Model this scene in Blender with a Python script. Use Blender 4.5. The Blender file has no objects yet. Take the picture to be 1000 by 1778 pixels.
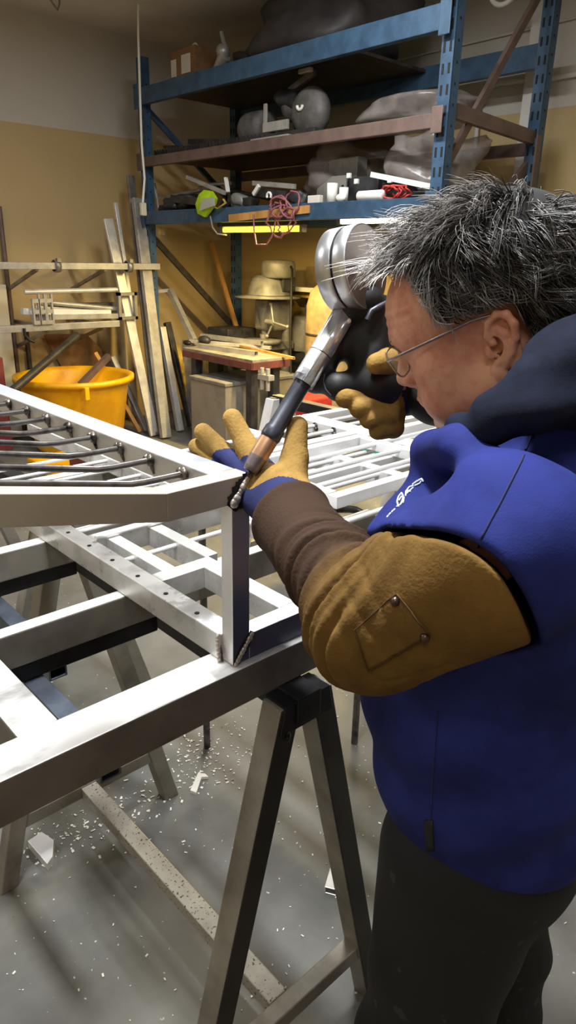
import bpy, bmesh, math, random
import numpy as np
from mathutils import Vector, Matrix

random.seed(7)
rng = np.random.default_rng(11)
SC = bpy.context.scene
COL = SC.collection
V = Vector

# ------------------------------------------------------------------ camera
F_PX = 1210.0
PITCH, ROLL, YAW = math.radians(20.25), math.radians(1.28), math.radians(46.96)
EYE = V((0, 0, 1.62))
_f0 = V((math.cos(YAW), math.sin(YAW), 0)); _r0 = V((math.sin(YAW), -math.cos(YAW), 0)); _u = V((0, 0, 1))
_fw = _f0*math.cos(PITCH) - _u*math.sin(PITCH)
_u1 = _f0*math.sin(PITCH) + _u*math.cos(PITCH)
_rt = _r0*math.cos(ROLL) + _u1*math.sin(ROLL)
_up = -_r0*math.sin(ROLL) + _u1*math.cos(ROLL)
cam = bpy.data.cameras.new('camera')
cam.sensor_fit = 'VERTICAL'; cam.sensor_height = 36.0; cam.lens = F_PX/1778*36.0
cam.clip_start = 0.02
cam_o = bpy.data.objects.new('camera', cam); COL.objects.link(cam_o)
cam_o.matrix_world = Matrix(((_rt.x, _up.x, -_fw.x, EYE.x), (_rt.y, _up.y, -_fw.y, EYE.y), (_rt.z, _up.z, -_fw.z, EYE.z), (0, 0, 0, 1)))
SC.camera = cam_o
# survey helpers: where a sight line of the photograph meets a known plane of the room
def sight(x, y):
    return _fw + _rt*((x-500)/F_PX) - _up*((y-889)/F_PX)
def onz(x, y, z): d = sight(x, y); return EYE + d*((z-EYE.z)/d.z)
def onx(x, y, X): d = sight(x, y); return EYE + d*((X-EYE.x)/d.x)
def ony(x, y, Y): d = sight(x, y); return EYE + d*((Y-EYE.y)/d.y)
def dep(x, y, t): return EYE + sight(x, y)*t

# ------------------------------------------------------------------ materials
MATS = {}
def lin(c):
    return tuple(((v/255)/12.92 if v/255 <= 0.04045 else ((v/255+0.055)/1.055)**2.4) for v in c) + (1,)
def mat(name, rgb, rough=0.5, metal=0.0, rgb2=None, scale=8.0, detail=6, lo=0.4, hi=0.6, bump=0.0, bscale=60, spec=0.5,
        stretch=None, speck=None, speck_scale=90, speck_t=0.7, rough2=None, sheen=0.0, trans=0.0, alpha=1.0, emit=None, estr=1.0, coords='Object', coat=0):
    m = bpy.data.materials.new(name); m.use_nodes = True
    nt = m.node_tree; N = nt.nodes; L = nt.links
    b = N['Principled BSDF']
    b.inputs['Roughness'].default_value = rough; b.inputs['Metallic'].default_value = metal
    b.inputs['Specular IOR Level'].default_value = spec
    b.inputs['Base Color'].default_value = lin(rgb)
    if sheen: b.inputs['Sheen Weight'].default_value = sheen; b.inputs['Sheen Roughness'].default_value = 0.6
    if trans: b.inputs['Transmission Weight'].default_value = trans
    if alpha < 1: b.inputs['Alpha'].default_value = alpha
    if coat: b.inputs['Coat Weight'].default_value = coat
    if emit: b.inputs['Emission Color'].default_value = lin(emit); b.inputs['Emission Strength'].default_value = estr
    tc = N.new('ShaderNodeTexCoord'); mp = N.new('ShaderNodeMapping')
    L.new(tc.outputs[coords], mp.inputs['Vector'])
    if stretch: mp.inputs['Scale'].default_value = stretch
    last = None
    if rgb2:
        n = N.new('ShaderNodeTexNoise'); n.inputs['Scale'].default_value = scale; n.inputs['Detail'].default_value = detail
        n.inputs['Roughness'].default_value = 0.62
        L.new(mp.outputs['Vector'], n.inputs['Vector'])
        r = N.new('ShaderNodeMapRange'); r.inputs['From Min'].default_value = lo; r.inputs['From Max'].default_value = hi
        L.new(n.outputs['Fac'], r.inputs['Value'])
        mx = N.new('ShaderNodeMix'); mx.data_type = 'RGBA'
        mx.inputs['A'].default_value = lin(rgb); mx.inputs['B'].default_value = lin(rgb2)
        L.new(r.outputs['Result'], mx.inputs['Factor']); last = mx.outputs['Result']
        if rough2 is not None:
            rr = N.new('ShaderNodeMapRange'); rr.inputs['To Min'].default_value = rough; rr.inputs['To Max'].default_value = rough2
            L.new(r.outputs['Result'], rr.inputs['Value']); L.new(rr.outputs['Result'], b.inputs['Roughness'])
    if speck:
        n = N.new('ShaderNodeTexNoise'); n.inputs['Scale'].default_value = speck_scale; n.inputs['Detail'].default_value = 2
        L.new(tc.outputs[coords], n.inputs['Vector'])
        r = N.new('ShaderNodeMapRange'); r.inputs['From Min'].default_value = speck_t; r.inputs['From Max'].default_value = speck_t+0.04
        L.new(n.outputs['Fac'], r.inputs['Value'])
        mx = N.new('ShaderNodeMix'); mx.data_type = 'RGBA'; mx.inputs['B'].default_value = lin(speck)
        if last: L.new(last, mx.inputs['A'])
        else: mx.inputs['A'].default_value = lin(rgb)
        L.new(r.outputs['Result'], mx.inputs['Factor']); last = mx.outputs['Result']
    if last: L.new(last, b.inputs['Base Color'])
    if bump:
        n = N.new('ShaderNodeTexNoise'); n.inputs['Scale'].default_value = bscale; n.inputs['Detail'].default_value = 4
        L.new(mp.outputs['Vector'], n.inputs['Vector'])
        bp = N.new('ShaderNodeBump'); bp.inputs['Strength'].default_value = bump; bp.inputs['Distance'].default_value = 0.004
        L.new(n.outputs['Fac'], bp.inputs['Height']); L.new(bp.outputs['Normal'], b.inputs['Normal'])
    MATS[name] = m
    return m

# ------------------------------------------------------------------ mesh builder
def frame_of(d, up=None):
    d = V(d).normalized()
    if up is None: up = V((0, 0, 1))
    up = V(up)
    if abs(d.dot(up.normalized())) > 0.98: up = V((1, 0, 0)) if abs(d.x) < 0.9 else V((0, 1, 0))
    s = d.cross(up).normalized(); u = s.cross(d).normalized()
    return d, s, u
class MB:
    def __init__(self): self.v = []; self.f = []; self.m = []; self.s = []
    def add(self, vs, fs, mi=0, smooth=False):
        o = len(self.v); self.v += [V(p) for p in vs]
        for q in fs: self.f.append([i+o for i in q]); self.m.append(mi); self.s.append(smooth)
        return self
    def box(self, c, size, rot=None, mi=0):
        c = V(c); a, b, d = [q/2 for q in size]
        R = rot if rot is not None else Matrix.Identity(3)
        p = [c + R @ V((sx*a, sy*b, sz*d)) for sx in (-1, 1) for sy in (-1, 1) for sz in (-1, 1)]
        return self.add(p, [(0, 1, 3, 2), (4, 6, 7, 5), (0, 4, 5, 1), (2, 3, 7, 6), (0, 2, 6, 4), (1, 5, 7, 3)], mi)
    def span(self, lo, hi, mi=0):
        lo, hi = V(lo), V(hi)
        return self.box((lo+hi)/2, [abs(hi[i]-lo[i]) for i in range(3)], None, mi)
    def bar(self, p0, p1, w, h, up=None, mi=0, hollow=0.0, twist=0.0):
        p0, p1 = V(p0), V(p1); d, s, u = frame_of(p1-p0, up)
        if twist:
            c_, s_ = math.cos(twist), math.sin(twist); s, u = s*c_+u*s_, u*c_-s*s_
        def ring(p, w, h): return [p+s*(a*w/2)+u*(b*h/2) for a, b in ((-1, -1), (1, -1), (1, 1), (-1, 1))]
        if not hollow:
            vs = ring(p0, w, h)+ring(p1, w, h)
            return self.add(vs, [(0, 1, 5, 4), (1, 2, 6, 5), (2, 3, 7, 6), (3, 0, 4, 7), (3, 2, 1, 0), (4, 5, 6, 7)], mi)
        t = hollow; L = (p1-p0).length; q = min(0.25, L*0.4)
        vs = ring(p0, w, h)+ring(p1, w, h)+ring(p0, w-2*t, h-2*t)+ring(p1, w-2*t, h-2*t)+ring(p0+d*q, w-2*t, h-2*t)+ring(p1-d*q, w-2*t, h-2*t)
        fs = []
        for i in range(4):
            j = (i+1) % 4
            fs += [(i, j, 4+j, 4+i), (i, 8+i, 8+j, j), (4+i, 4+j, 12+j, 12+i), (8+i, 16+i, 16+j, 8+j), (12+i, 12+j, 20+j, 20+i)]
        fs += [(16, 17, 18, 19), (23, 22, 21, 20)]
        return self.add(vs, fs, mi)
    def cyl(self, p0, p1, r0, r1=None, n=20, mi=0, cap=True, smooth=True):
        r1 = r0 if r1 is None else r1
        p0, p1 = V(p0), V(p1); d, s, u = frame_of(p1-p0)
        vs = []
        for p, r in ((p0, r0), (p1, r1)):
            vs += [p+(s*math.cos(2*math.pi*i/n)+u*math.sin(2*math.pi*i/n))*r for i in range(n)]
        self.add(vs, [(i, (i+1) % n, n+(i+1) % n, n+i) for i in range(n)], mi, smooth)
        if cap:
            if r0 > 1e-5: self.add(vs[:n], [tuple(range(n))[::-1]], mi)
            if r1 > 1e-5: self.add(vs[n:], [tuple(range(n))], mi)
        return self
    def lathe(self, base, axis, prof, n=32, mi=0, ref=None, a0=0, a1=2*math.pi):
        base = V(base); d, s, u = frame_of(axis, ref)
        full = abs(a1-a0-2*math.pi) < 1e-6; k = n if full else n+1
        vs = []
        for (r, h) in prof:
            for i in range(k):
                a = a0+(a1-a0)*i/n
                vs.append(base+d*h+(s*math.cos(a)+u*math.sin(a))*r)
        fs = []
        for j in range(len(prof)-1):
            for i in range(n):
                i2 = (i+1) % k
                fs.append((j*k+i, j*k+i2, (j+1)*k+i2, (j+1)*k+i))
        return self.add(vs, fs, mi, True)
    def path(self, pts, r, n=8, mi=0, closed=False, rad=None, cap=True, flat=None):
        pts = [V(p) for p in pts]; m = len(pts); vs = []; up = V((0, 0, 1)); s_prev = None
        for i, p in enumerate(pts):
            a = pts[i-1] if (i > 0 or closed) else p
            b = pts[(i+1) % m] if (i < m-1 or closed) else p
            d = (b-a).normalized()
            if s_prev is None:
                d, s, u = frame_of(d)
            else:
                s = (s_prev - d*s_prev.dot(d)).normalized(); u = s.cross(d)
            s_prev = s
            rr = rad[i] if rad else r
            for k in range(n):
                t = 2*math.pi*k/n
                vs.append(p+(s*math.cos(t)+u*math.sin(t)*(flat or 1))*rr)
        fs = []
        for i in range(m if closed else m-1):
            i2 = (i+1) % m
            for k in range(n):
                k2 = (k+1) % n
                fs.append((i*n+k, i*n+k2, i2*n+k2, i2*n+k))
        self.add(vs, fs, mi, True)
        if cap and not closed:
            self.add(vs[:n], [tuple(range(n))[::-1]], mi, True); self.add(vs[-n:], [tuple(range(n))], mi, True)
        return self
    def ball(self, c, r, n=16, mi=0, scale=(1, 1, 1), rot=None):
        c = V(c); vs = []; fs = []
        m = n//2
        R = rot if rot is not None else Matrix.Identity(3)
        for j in range(m+1):
            t = math.pi*j/m
            for i in range(n):
                a = 2*math.pi*i/n
                vs.append(c+R @ V((r*scale[0]*math.sin(t)*math.cos(a), r*scale[1]*math.sin(t)*math.sin(a), r*scale[2]*math.cos(t))))
        for j in range(m):
            for i in range(n):
                i2 = (i+1) % n
                fs.append((j*n+i, (j+1)*n+i, (j+1)*n+i2, j*n+i2))
        return self.add(vs, fs, mi, True)
    def prism(self, pts, off, mi=0):
        pts = [V(p) for p in pts]; off = V(off); n = len(pts)
        vs = pts+[p+off for p in pts]
        return self.add(vs, [tuple(range(n))[::-1], tuple(range(n, 2*n))]+[(i, (i+1) % n, n+(i+1) % n, n+i) for i in range(n)], mi)
    def jitter(self, amt, seed=0):
        r = random.Random(seed)
        for p in self.v: p += V((r.uniform(-amt, amt), r.uniform(-amt, amt), r.uniform(-amt, amt)))
        return self

def link(name, me, mats, parent=None, loc=None):
    o = bpy.data.objects.new(name, me); COL.objects.link(o)
    for m in (mats if isinstance(mats, (list, tuple)) else [mats]): me.materials.append(MATS[m] if isinstance(m, str) else m)
    if parent is not None: o.parent = parent
    elif loc is not None: o.location = loc
    return o
def world_loc(o):
    p = V((0, 0, 0))
    while o is not None: p += o.location; o = o.parent
    return p
def obj(name, mb, mats, parent=None, loc=None, bev=0.0, label=None, fix=True):
    """mb holds world coordinates; the mesh is stored relative to its thing's base"""
    base = world_loc(parent) if parent is not None else (V(loc) if loc is not None else V((0, 0, 0)))
    me = bpy.data.meshes.new(name)
    me.from_pydata([tuple(p-base) for p in mb.v], [], mb.f)
    me.polygons.foreach_set('material_index', mb.m)
    me.polygons.foreach_set('use_smooth', mb.s)
    if fix:
        bm = bmesh.new(); bm.from_mesh(me); bmesh.ops.recalc_face_normals(bm, faces=bm.faces); bm.to_mesh(me); bm.free()
    me.update()
    o = link(name, me, mats, parent, loc)
    if bev:
        b = o.modifiers.new('bevel', 'BEVEL'); b.width = bev; b.segments = 2; b.limit_method = 'ANGLE'; b.angle_limit = math.radians(50)
    if label: o['label'] = label
    return o
def tag(o, label, cat, group=None):
    o['label'] = label; o['category'] = cat
    if group: o['group'] = group
    return o
def thing(name, label, cat, loc, group=None):
    o = bpy.data.objects.new(name, None); COL.objects.link(o); o.location = V(loc); o.empty_display_size = 0.05
    return tag(o, label, cat, group)
def struct(name, mb, m, **k):
    o = obj(name, mb, m, **k); o['kind'] = 'structure'; return o
def single(name, mb, m, label, cat, loc, group=None, bev=0.0):
    return tag(obj(name, mb, m, None, loc, bev), label, cat, group)
def arc(c, r, a0, a1, n, e1, e2):
    c, e1, e2 = V(c), V(e1), V(e2)
    return [c+e1*(r*math.cos(a0+(a1-a0)*i/n))+e2*(r*math.sin(a0+(a1-a0)*i/n)) for i in range(n+1)]

# ------------------------------------------------------------------ palette
mat('concrete', (114, 113, 107), 0.62, 0, (78, 78, 74), 1.7, 9, 0.38, 0.66, 0.15, 40, speck=(205, 205, 200), speck_scale=45, speck_t=0.72, rough2=0.42)
mat('ceiling_paint', (206, 202, 196), 0.8, 0, (192, 188, 182), 1.5)
mat('rack_blue', (56, 84, 110), 0.5, 0.05, (40, 64, 86), 9, 6, 0.42, 0.68)
mat('rack_brown', (112, 92, 84), 0.55, 0.2, (84, 70, 66), 6, 5, 0.4, 0.7)
mat('dark_void', (14, 14, 15), 0.8)
mat('steel', (150, 147, 140), 0.42, 0.55, (112, 108, 102), 10, 6, 0.38, 0.7, 0.06, 60, rough2=0.55)
mat('beam_steel', (122, 114, 105), 0.48, 0.3, (78, 72, 66), 5, 7, 0.42, 0.72, 0.05, 50, rough2=0.3)
mat('scuffed', (232, 231, 228), 0.4, 0.35, (200, 199, 196), 8, 8, 0.45, 0.62, 0.08, 30, rough2=0.18)
mat('aluminium', (214, 211, 204), 0.42, 0.4, (192, 189, 182), 7, 6, 0.42, 0.66, 0.03, 90, rough2=0.26)
mat('bright_aluminium', (236, 236, 236), 0.36, 0.35, (218, 218, 220), 6, 6, 0.4, 0.7, 0.02, 90)
mat('heat_tint', (106, 94, 88), 0.32, 0.75, (66, 68, 92), 4.5, 4, 0.42, 0.6, 0.03, 60)
mat('rod_steel', (120, 116, 112), 0.3, 0.85, (70, 66, 64), 22, 4, 0.45, 0.65)
mat('dark_steel', (52, 52, 54), 0.42, 0.5, (28, 28, 32), 8, 6, 0.4, 0.65, 0.06, 70)
mat('leg_steel', (150, 145, 134), 0.5, 0.3, (112, 107, 98), 6, 6, 0.42, 0.68, 0.05, 60)
mat('nozzle_tip', (128, 116, 118), .42, .6, (92, 84, 90), 20)
mat('mirror_aluminium', (214, 214, 212), .12, .85)
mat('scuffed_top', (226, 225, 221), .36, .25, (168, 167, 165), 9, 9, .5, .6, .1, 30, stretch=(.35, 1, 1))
mat('weld', (120, 112, 104), 0.36, 0.85, (30, 28, 27), 40, 4, 0.45, 0.6, 0.5, 160)
mat('soot', (18, 17, 17), 0.75)
mat('chrome', (236, 236, 237), 0.28, 0.75, (222, 222, 224), 3, 3, stretch=(1, 1, 30))
mat('drum_grey', (116, 106, 98), 0.65, 0.1, (98, 90, 84), 14, 5)
mat('black_plastic', (13, 14, 17), 0.6, 0, (22, 23, 27), 30, 4, 0.5, 0.75, 0.05, 80)
mat('black_rubber', (12, 12, 13), 0.6)
mat('nozzle_grey', (78, 80, 88), 0.38, 0.5, (58, 60, 68), 18, 4)
mat('copper', (184, 142, 108), 0.4, 0.6, (142, 112, 96), 24, 4, 0.45, 0.65)
mat('tip_dark', (66, 62, 64), 0.4, 0.7)
mat('yellow_plastic', (236, 176, 8), 0.42, 0, (216, 156, 4), 4, 4)
mat('cardboard', (134, 100, 66), 0.8, 0, (116, 84, 54), 9)
mat('paper_white', (208, 200, 188), 0.75)
mat('wood', (196, 146, 80), 0.6, 0, (160, 112, 56), 6, 5, stretch=(1, 1, 0.12))
mat('grey_machine', (128, 126, 120), 0.5, 0.15, (98, 96, 92), 10, 6, 0.42, 0.7)
mat('dark_machine', (58, 58, 60), 0.5, 0.2, (38, 38, 40), 12)
mat('box_beige', (140, 134, 120), 0.55, 0.1, (118, 112, 100), 5, 6, 0.4, 0.7)
mat('machine_yellow', (196, 158, 58), 0.5, 0.05, (120, 104, 60), 9, 5, 0.4, 0.6)
mat('tank_tan', (150, 130, 94), 0.55, 0.0, (118, 102, 74), 7)
mat('galvanized', (176, 173, 166), 0.38, 0.35, (142, 140, 135), 9, 6, 0.4, 0.7)
mat('dark_bar', (70, 66, 62), 0.5, 0.4, (48, 46, 44), 9)
mat('red_paint', (176, 44, 36), 0.5, 0, (150, 36, 30), 8)
mat('maroon', (124, 50, 46), 0.55)
mat('teal', (40, 148, 160), 0.5)
mat('hivis', (176, 214, 20), 0.6, 0, (150, 188, 12), 12, bump=0.2, bscale=40)
mat('reflective', (170, 176, 164), 0.4, 0.2)
mat('pink_cord', (140, 82, 88), 0.55)
mat('yellow_strap', (168, 150, 60), 0.6)
mat('white_plastic', (226, 224, 214), 0.45)
mat('cream', (214, 206, 178), 0.6)
mat('tarp', (66, 62, 62), 0.55, 0, (50, 48, 50), 6, bump=0.3, bscale=14)
mat('film', (150, 142, 136), 0.22, 0, (120, 112, 108), 8, alpha=0.55, bump=0.6, bscale=26)
mat('table_red', (110, 58, 50), 0.6, 0, (84, 48, 44), 8)
mat('table_top', (146, 138, 124), 0.6, 0, (112, 106, 96), 9)
mat('blue_tub', (40, 60, 100), 0.5)
mat('lamp_yellow', (255, 232, 60), 0.4, emit=(255, 224, 40), estr=7.0)
mat('lamp_white', (255, 250, 225), 0.4, emit=(255, 240, 190), estr=12.0)
mat('lamp_ceiling', (255, 255, 255), 0.4, emit=(246, 250, 255), estr=9.0)

mat('dusty_grey', (96, 92, 88), 0.6, 0.1, (74, 71, 68), 12)
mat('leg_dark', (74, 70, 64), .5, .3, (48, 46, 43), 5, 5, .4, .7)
# ------------------------------------------------------------------ the room
YW, XW, ZC = 6.35, 5.0, 3.42
def two_tone():
    m = bpy.data.materials.new('wall_two_tone'); m.use_nodes = True
    nt = m.node_tree; N = nt.nodes; L = nt.links; b = N['Principled BSDF']; b.inputs['Roughness'].default_value = 0.55
    g = N.new('ShaderNodeNewGeometry'); sp = N.new('ShaderNodeSeparateXYZ'); L.new(g.outputs['Position'], sp.inputs[0])
    gt = N.new('ShaderNodeMath'); gt.operation = 'GREATER_THAN'; gt.inputs[1].default_value = 2.6; L.new(sp.outputs['Z'], gt.inputs[0])
    n = N.new('ShaderNodeTexNoise'); n.inputs['Scale'].default_value = 1.6; n.inputs['Detail'].default_value = 6; L.new(g.outputs['Position'], n.inputs['Vector'])
    def mixc(a, c, fac):
        mx = N.new('ShaderNodeMix'); mx.data_type = 'RGBA'
        for k, v in (('A', a), ('B', c)):
            if isinstance(v, tuple): mx.inputs[k].default_value = lin(v)
            else: L.new(v, mx.inputs[k])
        L.new(fac, mx.inputs['Factor']); return mx.outputs['Result']
    tan = mixc((190, 167, 120), (174, 150, 104), n.outputs['Fac'])
    wht = mixc((196, 190, 178), (182, 176, 166), n.outputs['Fac'])
    L.new(mixc(tan, wht, gt.outputs[0]), b.inputs['Base Color'])
    n2 = N.new('ShaderNodeTexNoise'); n2.inputs['Scale'].default_value = 7; n2.inputs['Detail'].default_value = 5; L.new(g.outputs['Position'], n2.inputs['Vector'])
    bp = N.new('ShaderNodeBump'); bp.inputs['Strength'].default_value = 0.12; bp.inputs['Distance'].default_value = 0.01
    L.new(n2.outputs['Fac'], bp.inputs['Height']); L.new(bp.outputs['Normal'], b.inputs['Normal'])
    MATS['wall_two_tone'] = m
two_tone()
X0, Y0 = -2.2, -3.0
struct('floor', MB().span((X0-.2, Y0-.2, -.1), (XW+.2, YW+.2, 0)), 'concrete')
struct('ceiling', MB().span((X0-.2, Y0-.2, ZC), (XW+.2, YW+.2, ZC+.1)), 'ceiling_paint')
struct('wall_left', MB().span((X0-.2, YW, 0), (XW+.2, YW+.2, ZC)), 'wall_two_tone')
struct('wall_back', MB().span((XW, Y0-.2, 0), (XW+.2, YW, ZC)), 'wall_two_tone')
struct('wall_right', MB().span((X0-.2, Y0-.2, 0), (XW, Y0, ZC)), 'wall_two_tone')
struct('wall_front', MB().span((X0-.2, Y0, 0), (X0, YW, ZC)), 'wall_two_tone')
struct('trim_1', MB().span((XW-.09, 2.86, 0), (XW, 2.98, ZC)), 'ceiling_paint', bev=.006)
# conduit on the back wall
mb = MB(); r = .016; X = XW-.03
mb.path([(X, -1, 2.78), (X, 2.7, 2.775), (X, 2.79, 2.775), (X, 3.2, 2.80)]+arc((X, 3.22, 2.66), .14, math.pi/2, 0.0, 8, (0, 1, 0), (0, 0, 1))[0:]+[(X, 3.36, 2.4), (X, 3.37, 1.2)], r, 8)
single('conduit', mb, 'ceiling_paint', 'thin pale wall conduit with a rounded bend on back wall', 'pipe', (X, 3.36, 1.2))
mb = MB(); mb.path([(X+.01, -1, 3.17), (X+.01, 3.0, 3.1), (X+.01, 6.2, 3.08)], .008, 6)
single('cable', mb, 'ceiling_paint', 'thin cable running along the top of the pale back wall', 'cable', (X, 3.0, 3.1))
mb = MB()
mb.path(arc(V((4.55, 2.98, 3.24)), .1, math.pi*0.95, math.pi*2.05, 12, (0, 1, 0), (0, 0, 1))+[V((4.55, 3.07, 3.41))], .016, 8)
single('hose_loop', mb, 'white_plastic', 'pale hose loop hanging from the ceiling at the upper right', 'hose', (4.55, 2.98, 3.24))
# hook and hanging power cord
p = ony(95, 8, 5.6)
mb = MB(); mb.path([p+V((-.06, 0, .14)), p+V((-.03, 0, .02)), p+V((.02, 0, -.03)), p+V((.04, 0, .02)), p+V((.03, 0, .14))], .008, 8)
single('ceiling_hook', mb, 'grey_machine', 'small wire hook under the ceiling above the pale wall', 'hook', p)
cp = [ony(239, -20, 5.55), ony(240, 60, 5.55), ony(243, 160, 5.55), ony(246, 250, 5.55), ony(251, 310, 5.55), ony(248, 352, 5.55)]
cp[0].z = ZC
t = thing('hanging_cord', 'white power cord hanging from ceiling with plug beside rack post', 'cord', cp[-1])
mb = MB(); mb.path(cp, .010, 8); obj('cord', mb, 'white_plastic', t)
mb = MB(); e = cp[-1]; mb.box(e+V((0, 0, -.05)), (.05, .04, .1)); obj('plug', mb, 'cream', t, bev=.008)

# ------------------------------------------------------------------ pallet rack
XF, XB = 3.62, 4.60           # front and back uprights
YL, YR = 5.76, 2.66
rk = thing('pallet_rack', 'tall blue pallet rack with brown middle beams along back wall', 'rack', (XF, (YL+YR)/2, 0))
zt_l = 3.12
def upright(x, y, top, face):
    mb = MB(); w, d, t = .082, .07, .006
    # open channel: web facing -x (front) with two flanges
    mb.span((x-t/2-d/2, y-w/2, 0), (x+t/2-d/2, y+w/2, top))
    mb.span((x-d/2, y-w/2, 0), (x+d/2, y-w/2+t, top)); mb.span((x-d/2, y+w/2-t, 0), (x+d/2, y+w/2, top))
    mb.span((x-.06, y-.07, 0), (x+.06, y+.07, .008))
    n = int((top-.3)/.1016)
    for i in range(n):
        z = .25+i*.1016
        for s in (-1, 1):
            mb.box((x-d/2-t/2-.0008, y+s*.02, z), (.002, .014, .05), None, 1)
        for s in (-1, 1): mb.box((x, y+s*(w/2+.0006), z+.03), (.012, .002, .012), None, 1)
    return obj('upright', mb, ['rack_blue', 'dark_void'], rk)
upright(XF, YL, zt_l, 1); upright(XF, YR, 3.36, 1); upright(XB, YL, zt_l, 1); upright(XB, YR, 3.36, 1)
def beam(x, z0, h, m, lab=None, dep_=.05):
    mb = MB(); mb.span((x-dep_/2, YR+.03, z0), (x+dep_/2, YL-.03, z0+h))
    for y in (YR, YL):
        s = 1 if y == YR else -1
        mb.span((x-dep_/2-.012, y-.035 if s > 0 else y-.04, z0-.03), (x-dep_/2-.004, y+.04 if s > 0 else y+.035, z0+h+.03))
    return obj('beam', mb, m, rk, bev=.004, label=lab)
beam(XF-.045, 2.765, .125, 'rack_blue'); beam(XB+.045, 2.765, .14, 'rack_blue')
beam(XF-.045, 2.30, .075, 'rack_brown', 'brown shelf beam'); beam(XB+.045, 2.27, .075, 'rack_brown', 'brown shelf beam')
beam(XF-.045, 1.845, .105, 'rack_blue'); beam(XB+.045, 1.845, .105, 'rack_blue')
def deck(z, m, y0=YR+.06, y1=YL-.06):
    mb = MB(); mb.span((XF-.01, y0, z-.02), (XB+.01, y1, z))
    return obj('shelf_deck', mb, m, rk)
deck(2.885, 'dark_bar', 3.6); deck(2.372, 'dark_bar', 3.3); deck(1.945, 'dark_bar')
mb = MB(); mb.bar((XF+.03, YR, 2.40), (XB-.03, YR, 2.36), .04, .075); obj('end_beam', mb, 'rack_brown', rk)
mb = MB(); mb.bar((XF+.02, YR+.02, 2.06), (XB+.01, YR+.02, 3.3), .03, .045); obj('brace', mb, 'rack_brown', rk)
mb = MB(); mb.bar((XF+.02, YR+.02, 1.45), (XB, YR+.02, 2.22), .03, .06); obj('brace', mb, 'rack_brown', rk)
mb = MB(); mb.bar((XF+.02, YL, 2.75), (XB-.02, YL, 2.05), .03, .045); obj('brace', mb, 'rack_blue', rk)
mb = MB(); mb.bar((XF+.02, YL, 1.75), (XB-.02, YL, .9), .03, .05); obj('brace', mb, 'dark_bar', rk, label='dark diagonal brace')
mb = MB(); mb.box((XB-.04, YR-.05, 2.2), (.05, .012, .34)); obj('splice_plate', mb, 'rack_brown', rk)
mb = MB(); a = onx(398, 379, XF-.08); b = onx(537, 363, XF-.08); mb.bar(a, b, .012, .05); obj('tape_strip', mb, 'wood', rk, label='strip of tan tape on the lower blue beam')
mb = MB(); p = onx(281, 402, XF-.02); mb.box(p, (.03, .07, .06)); obj('tag_block', mb, 'machine_yellow', rk, bev=.004, label='small yellow block under the lower blue beam')

# tube lights under the rack
def tube_light(name, q0, q1, m, lab, power, colr):
    a = onx(*q0, XF+.06); b = onx(*q1, XF+.06)
    c = (a+b)/2; L = (b-a).length; ux = V((0, -1, 0)); z = c.z
    t = thing(name, lab, 'lamp', (c.x, c.y, z), 'tube lights under the rack')
    a = V((c.x, c.y+L/2, z)); b = V((c.x, c.y-L/2, z))
    mb = MB(); mb.cyl(a, b, .019, n=14); obj('tube', mb, m, t)
    mb = MB(); mb.span((c.x-.03, b.y-.03, z+.022), (c.x+.05, a.y+.06, z+.06)); obj('housing', mb, 'dark_machine', t, bev=.004)
    for e, s in ((a, 1), (b, -1)):
        mb = MB(); mb.span((c.x-.022, min(e.y, e.y+s*.035), z-.022), (c.x+.022, max(e.y, e.y+s*.035), z+.03)); obj('lamp_holder', mb, 'grey_machine', t, bev=.003)
    ld = bpy.data.lights.new(name+'_light', 'AREA'); ld.shape = 'RECTANGLE'; ld.size = L; ld.size_y = .04; ld.energy = power; ld.color = colr
    lo = bpy.data.objects.new(name+'_light', ld); COL.objects.link(lo); lo.location = (c.x, c.y, z-.03); lo.rotation_euler = (0, 0, math.pi/2); lo.parent = None
    return t
tube_light('tube_light', (390, 404), (523, 392), 'lamp_yellow', 'yellow glowing fluorescent tube under the blue beam beside the pink cord', 55, (1, .72, .25))
tube_light('tube_light', (594, 391), (745, 372), 'lamp_white', 'bright white fluorescent tube under blue beam behind the silver drum', 60, (1, .78, .38))

# --- top shelf load
mb = MB(); c = onx(322, 112, XF+.12); z0 = 2.89
p = V((XF+.2, c.y, z0)); mb.span((p.x-.11, p.y-.17, z0+.002), (p.x+.15, p.y+.17, z0+.24))
t = thing('cardboard_box', 'brown cardboard box with white labels on top shelf', 'box', p); obj('carton', mb, 'cardboard', t, bev=.004)
mb = MB(); mb.box((p.x-.112, p.y-.05, z0+.13), (.004, .12, .13)); obj('paper_label', mb, 'paper_white', t); mb = MB(); mb.box((p.x-.112, p.y+.12, z0+.12), (.004, .07, .12)); obj('paper_label', mb, 'paper_white', t)
mb = MB(); mb.path(arc((p.x, p.y-.02, z0+.25), .04, 0, math.pi, 8, (0, 1, 0), (0, 0, 1)), .008, 6); obj('handle', mb, 'cream', t)
c = onx(368, 95, XF+.15)
p = V((XF+.18, c.y, z0)); mb = MB(); mb.cyl(p+V((0, .02, .025)), p+V((0, -.12, .14)), .028, .05); mb.ball(p+V((0, -.1, .17)), .055, 12); mb.cyl(p+V((0, -.13, .19)), p+V((0, -.08, .3)), .02, .014); mb.box(p+V((0, .03, .016)), (.1, .18, .03))
single('nail_gun', mb, 'galvanized', 'small silver air tool lying on top shelf beside the cardboard box', 'tool', p, bev=.003)
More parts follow.
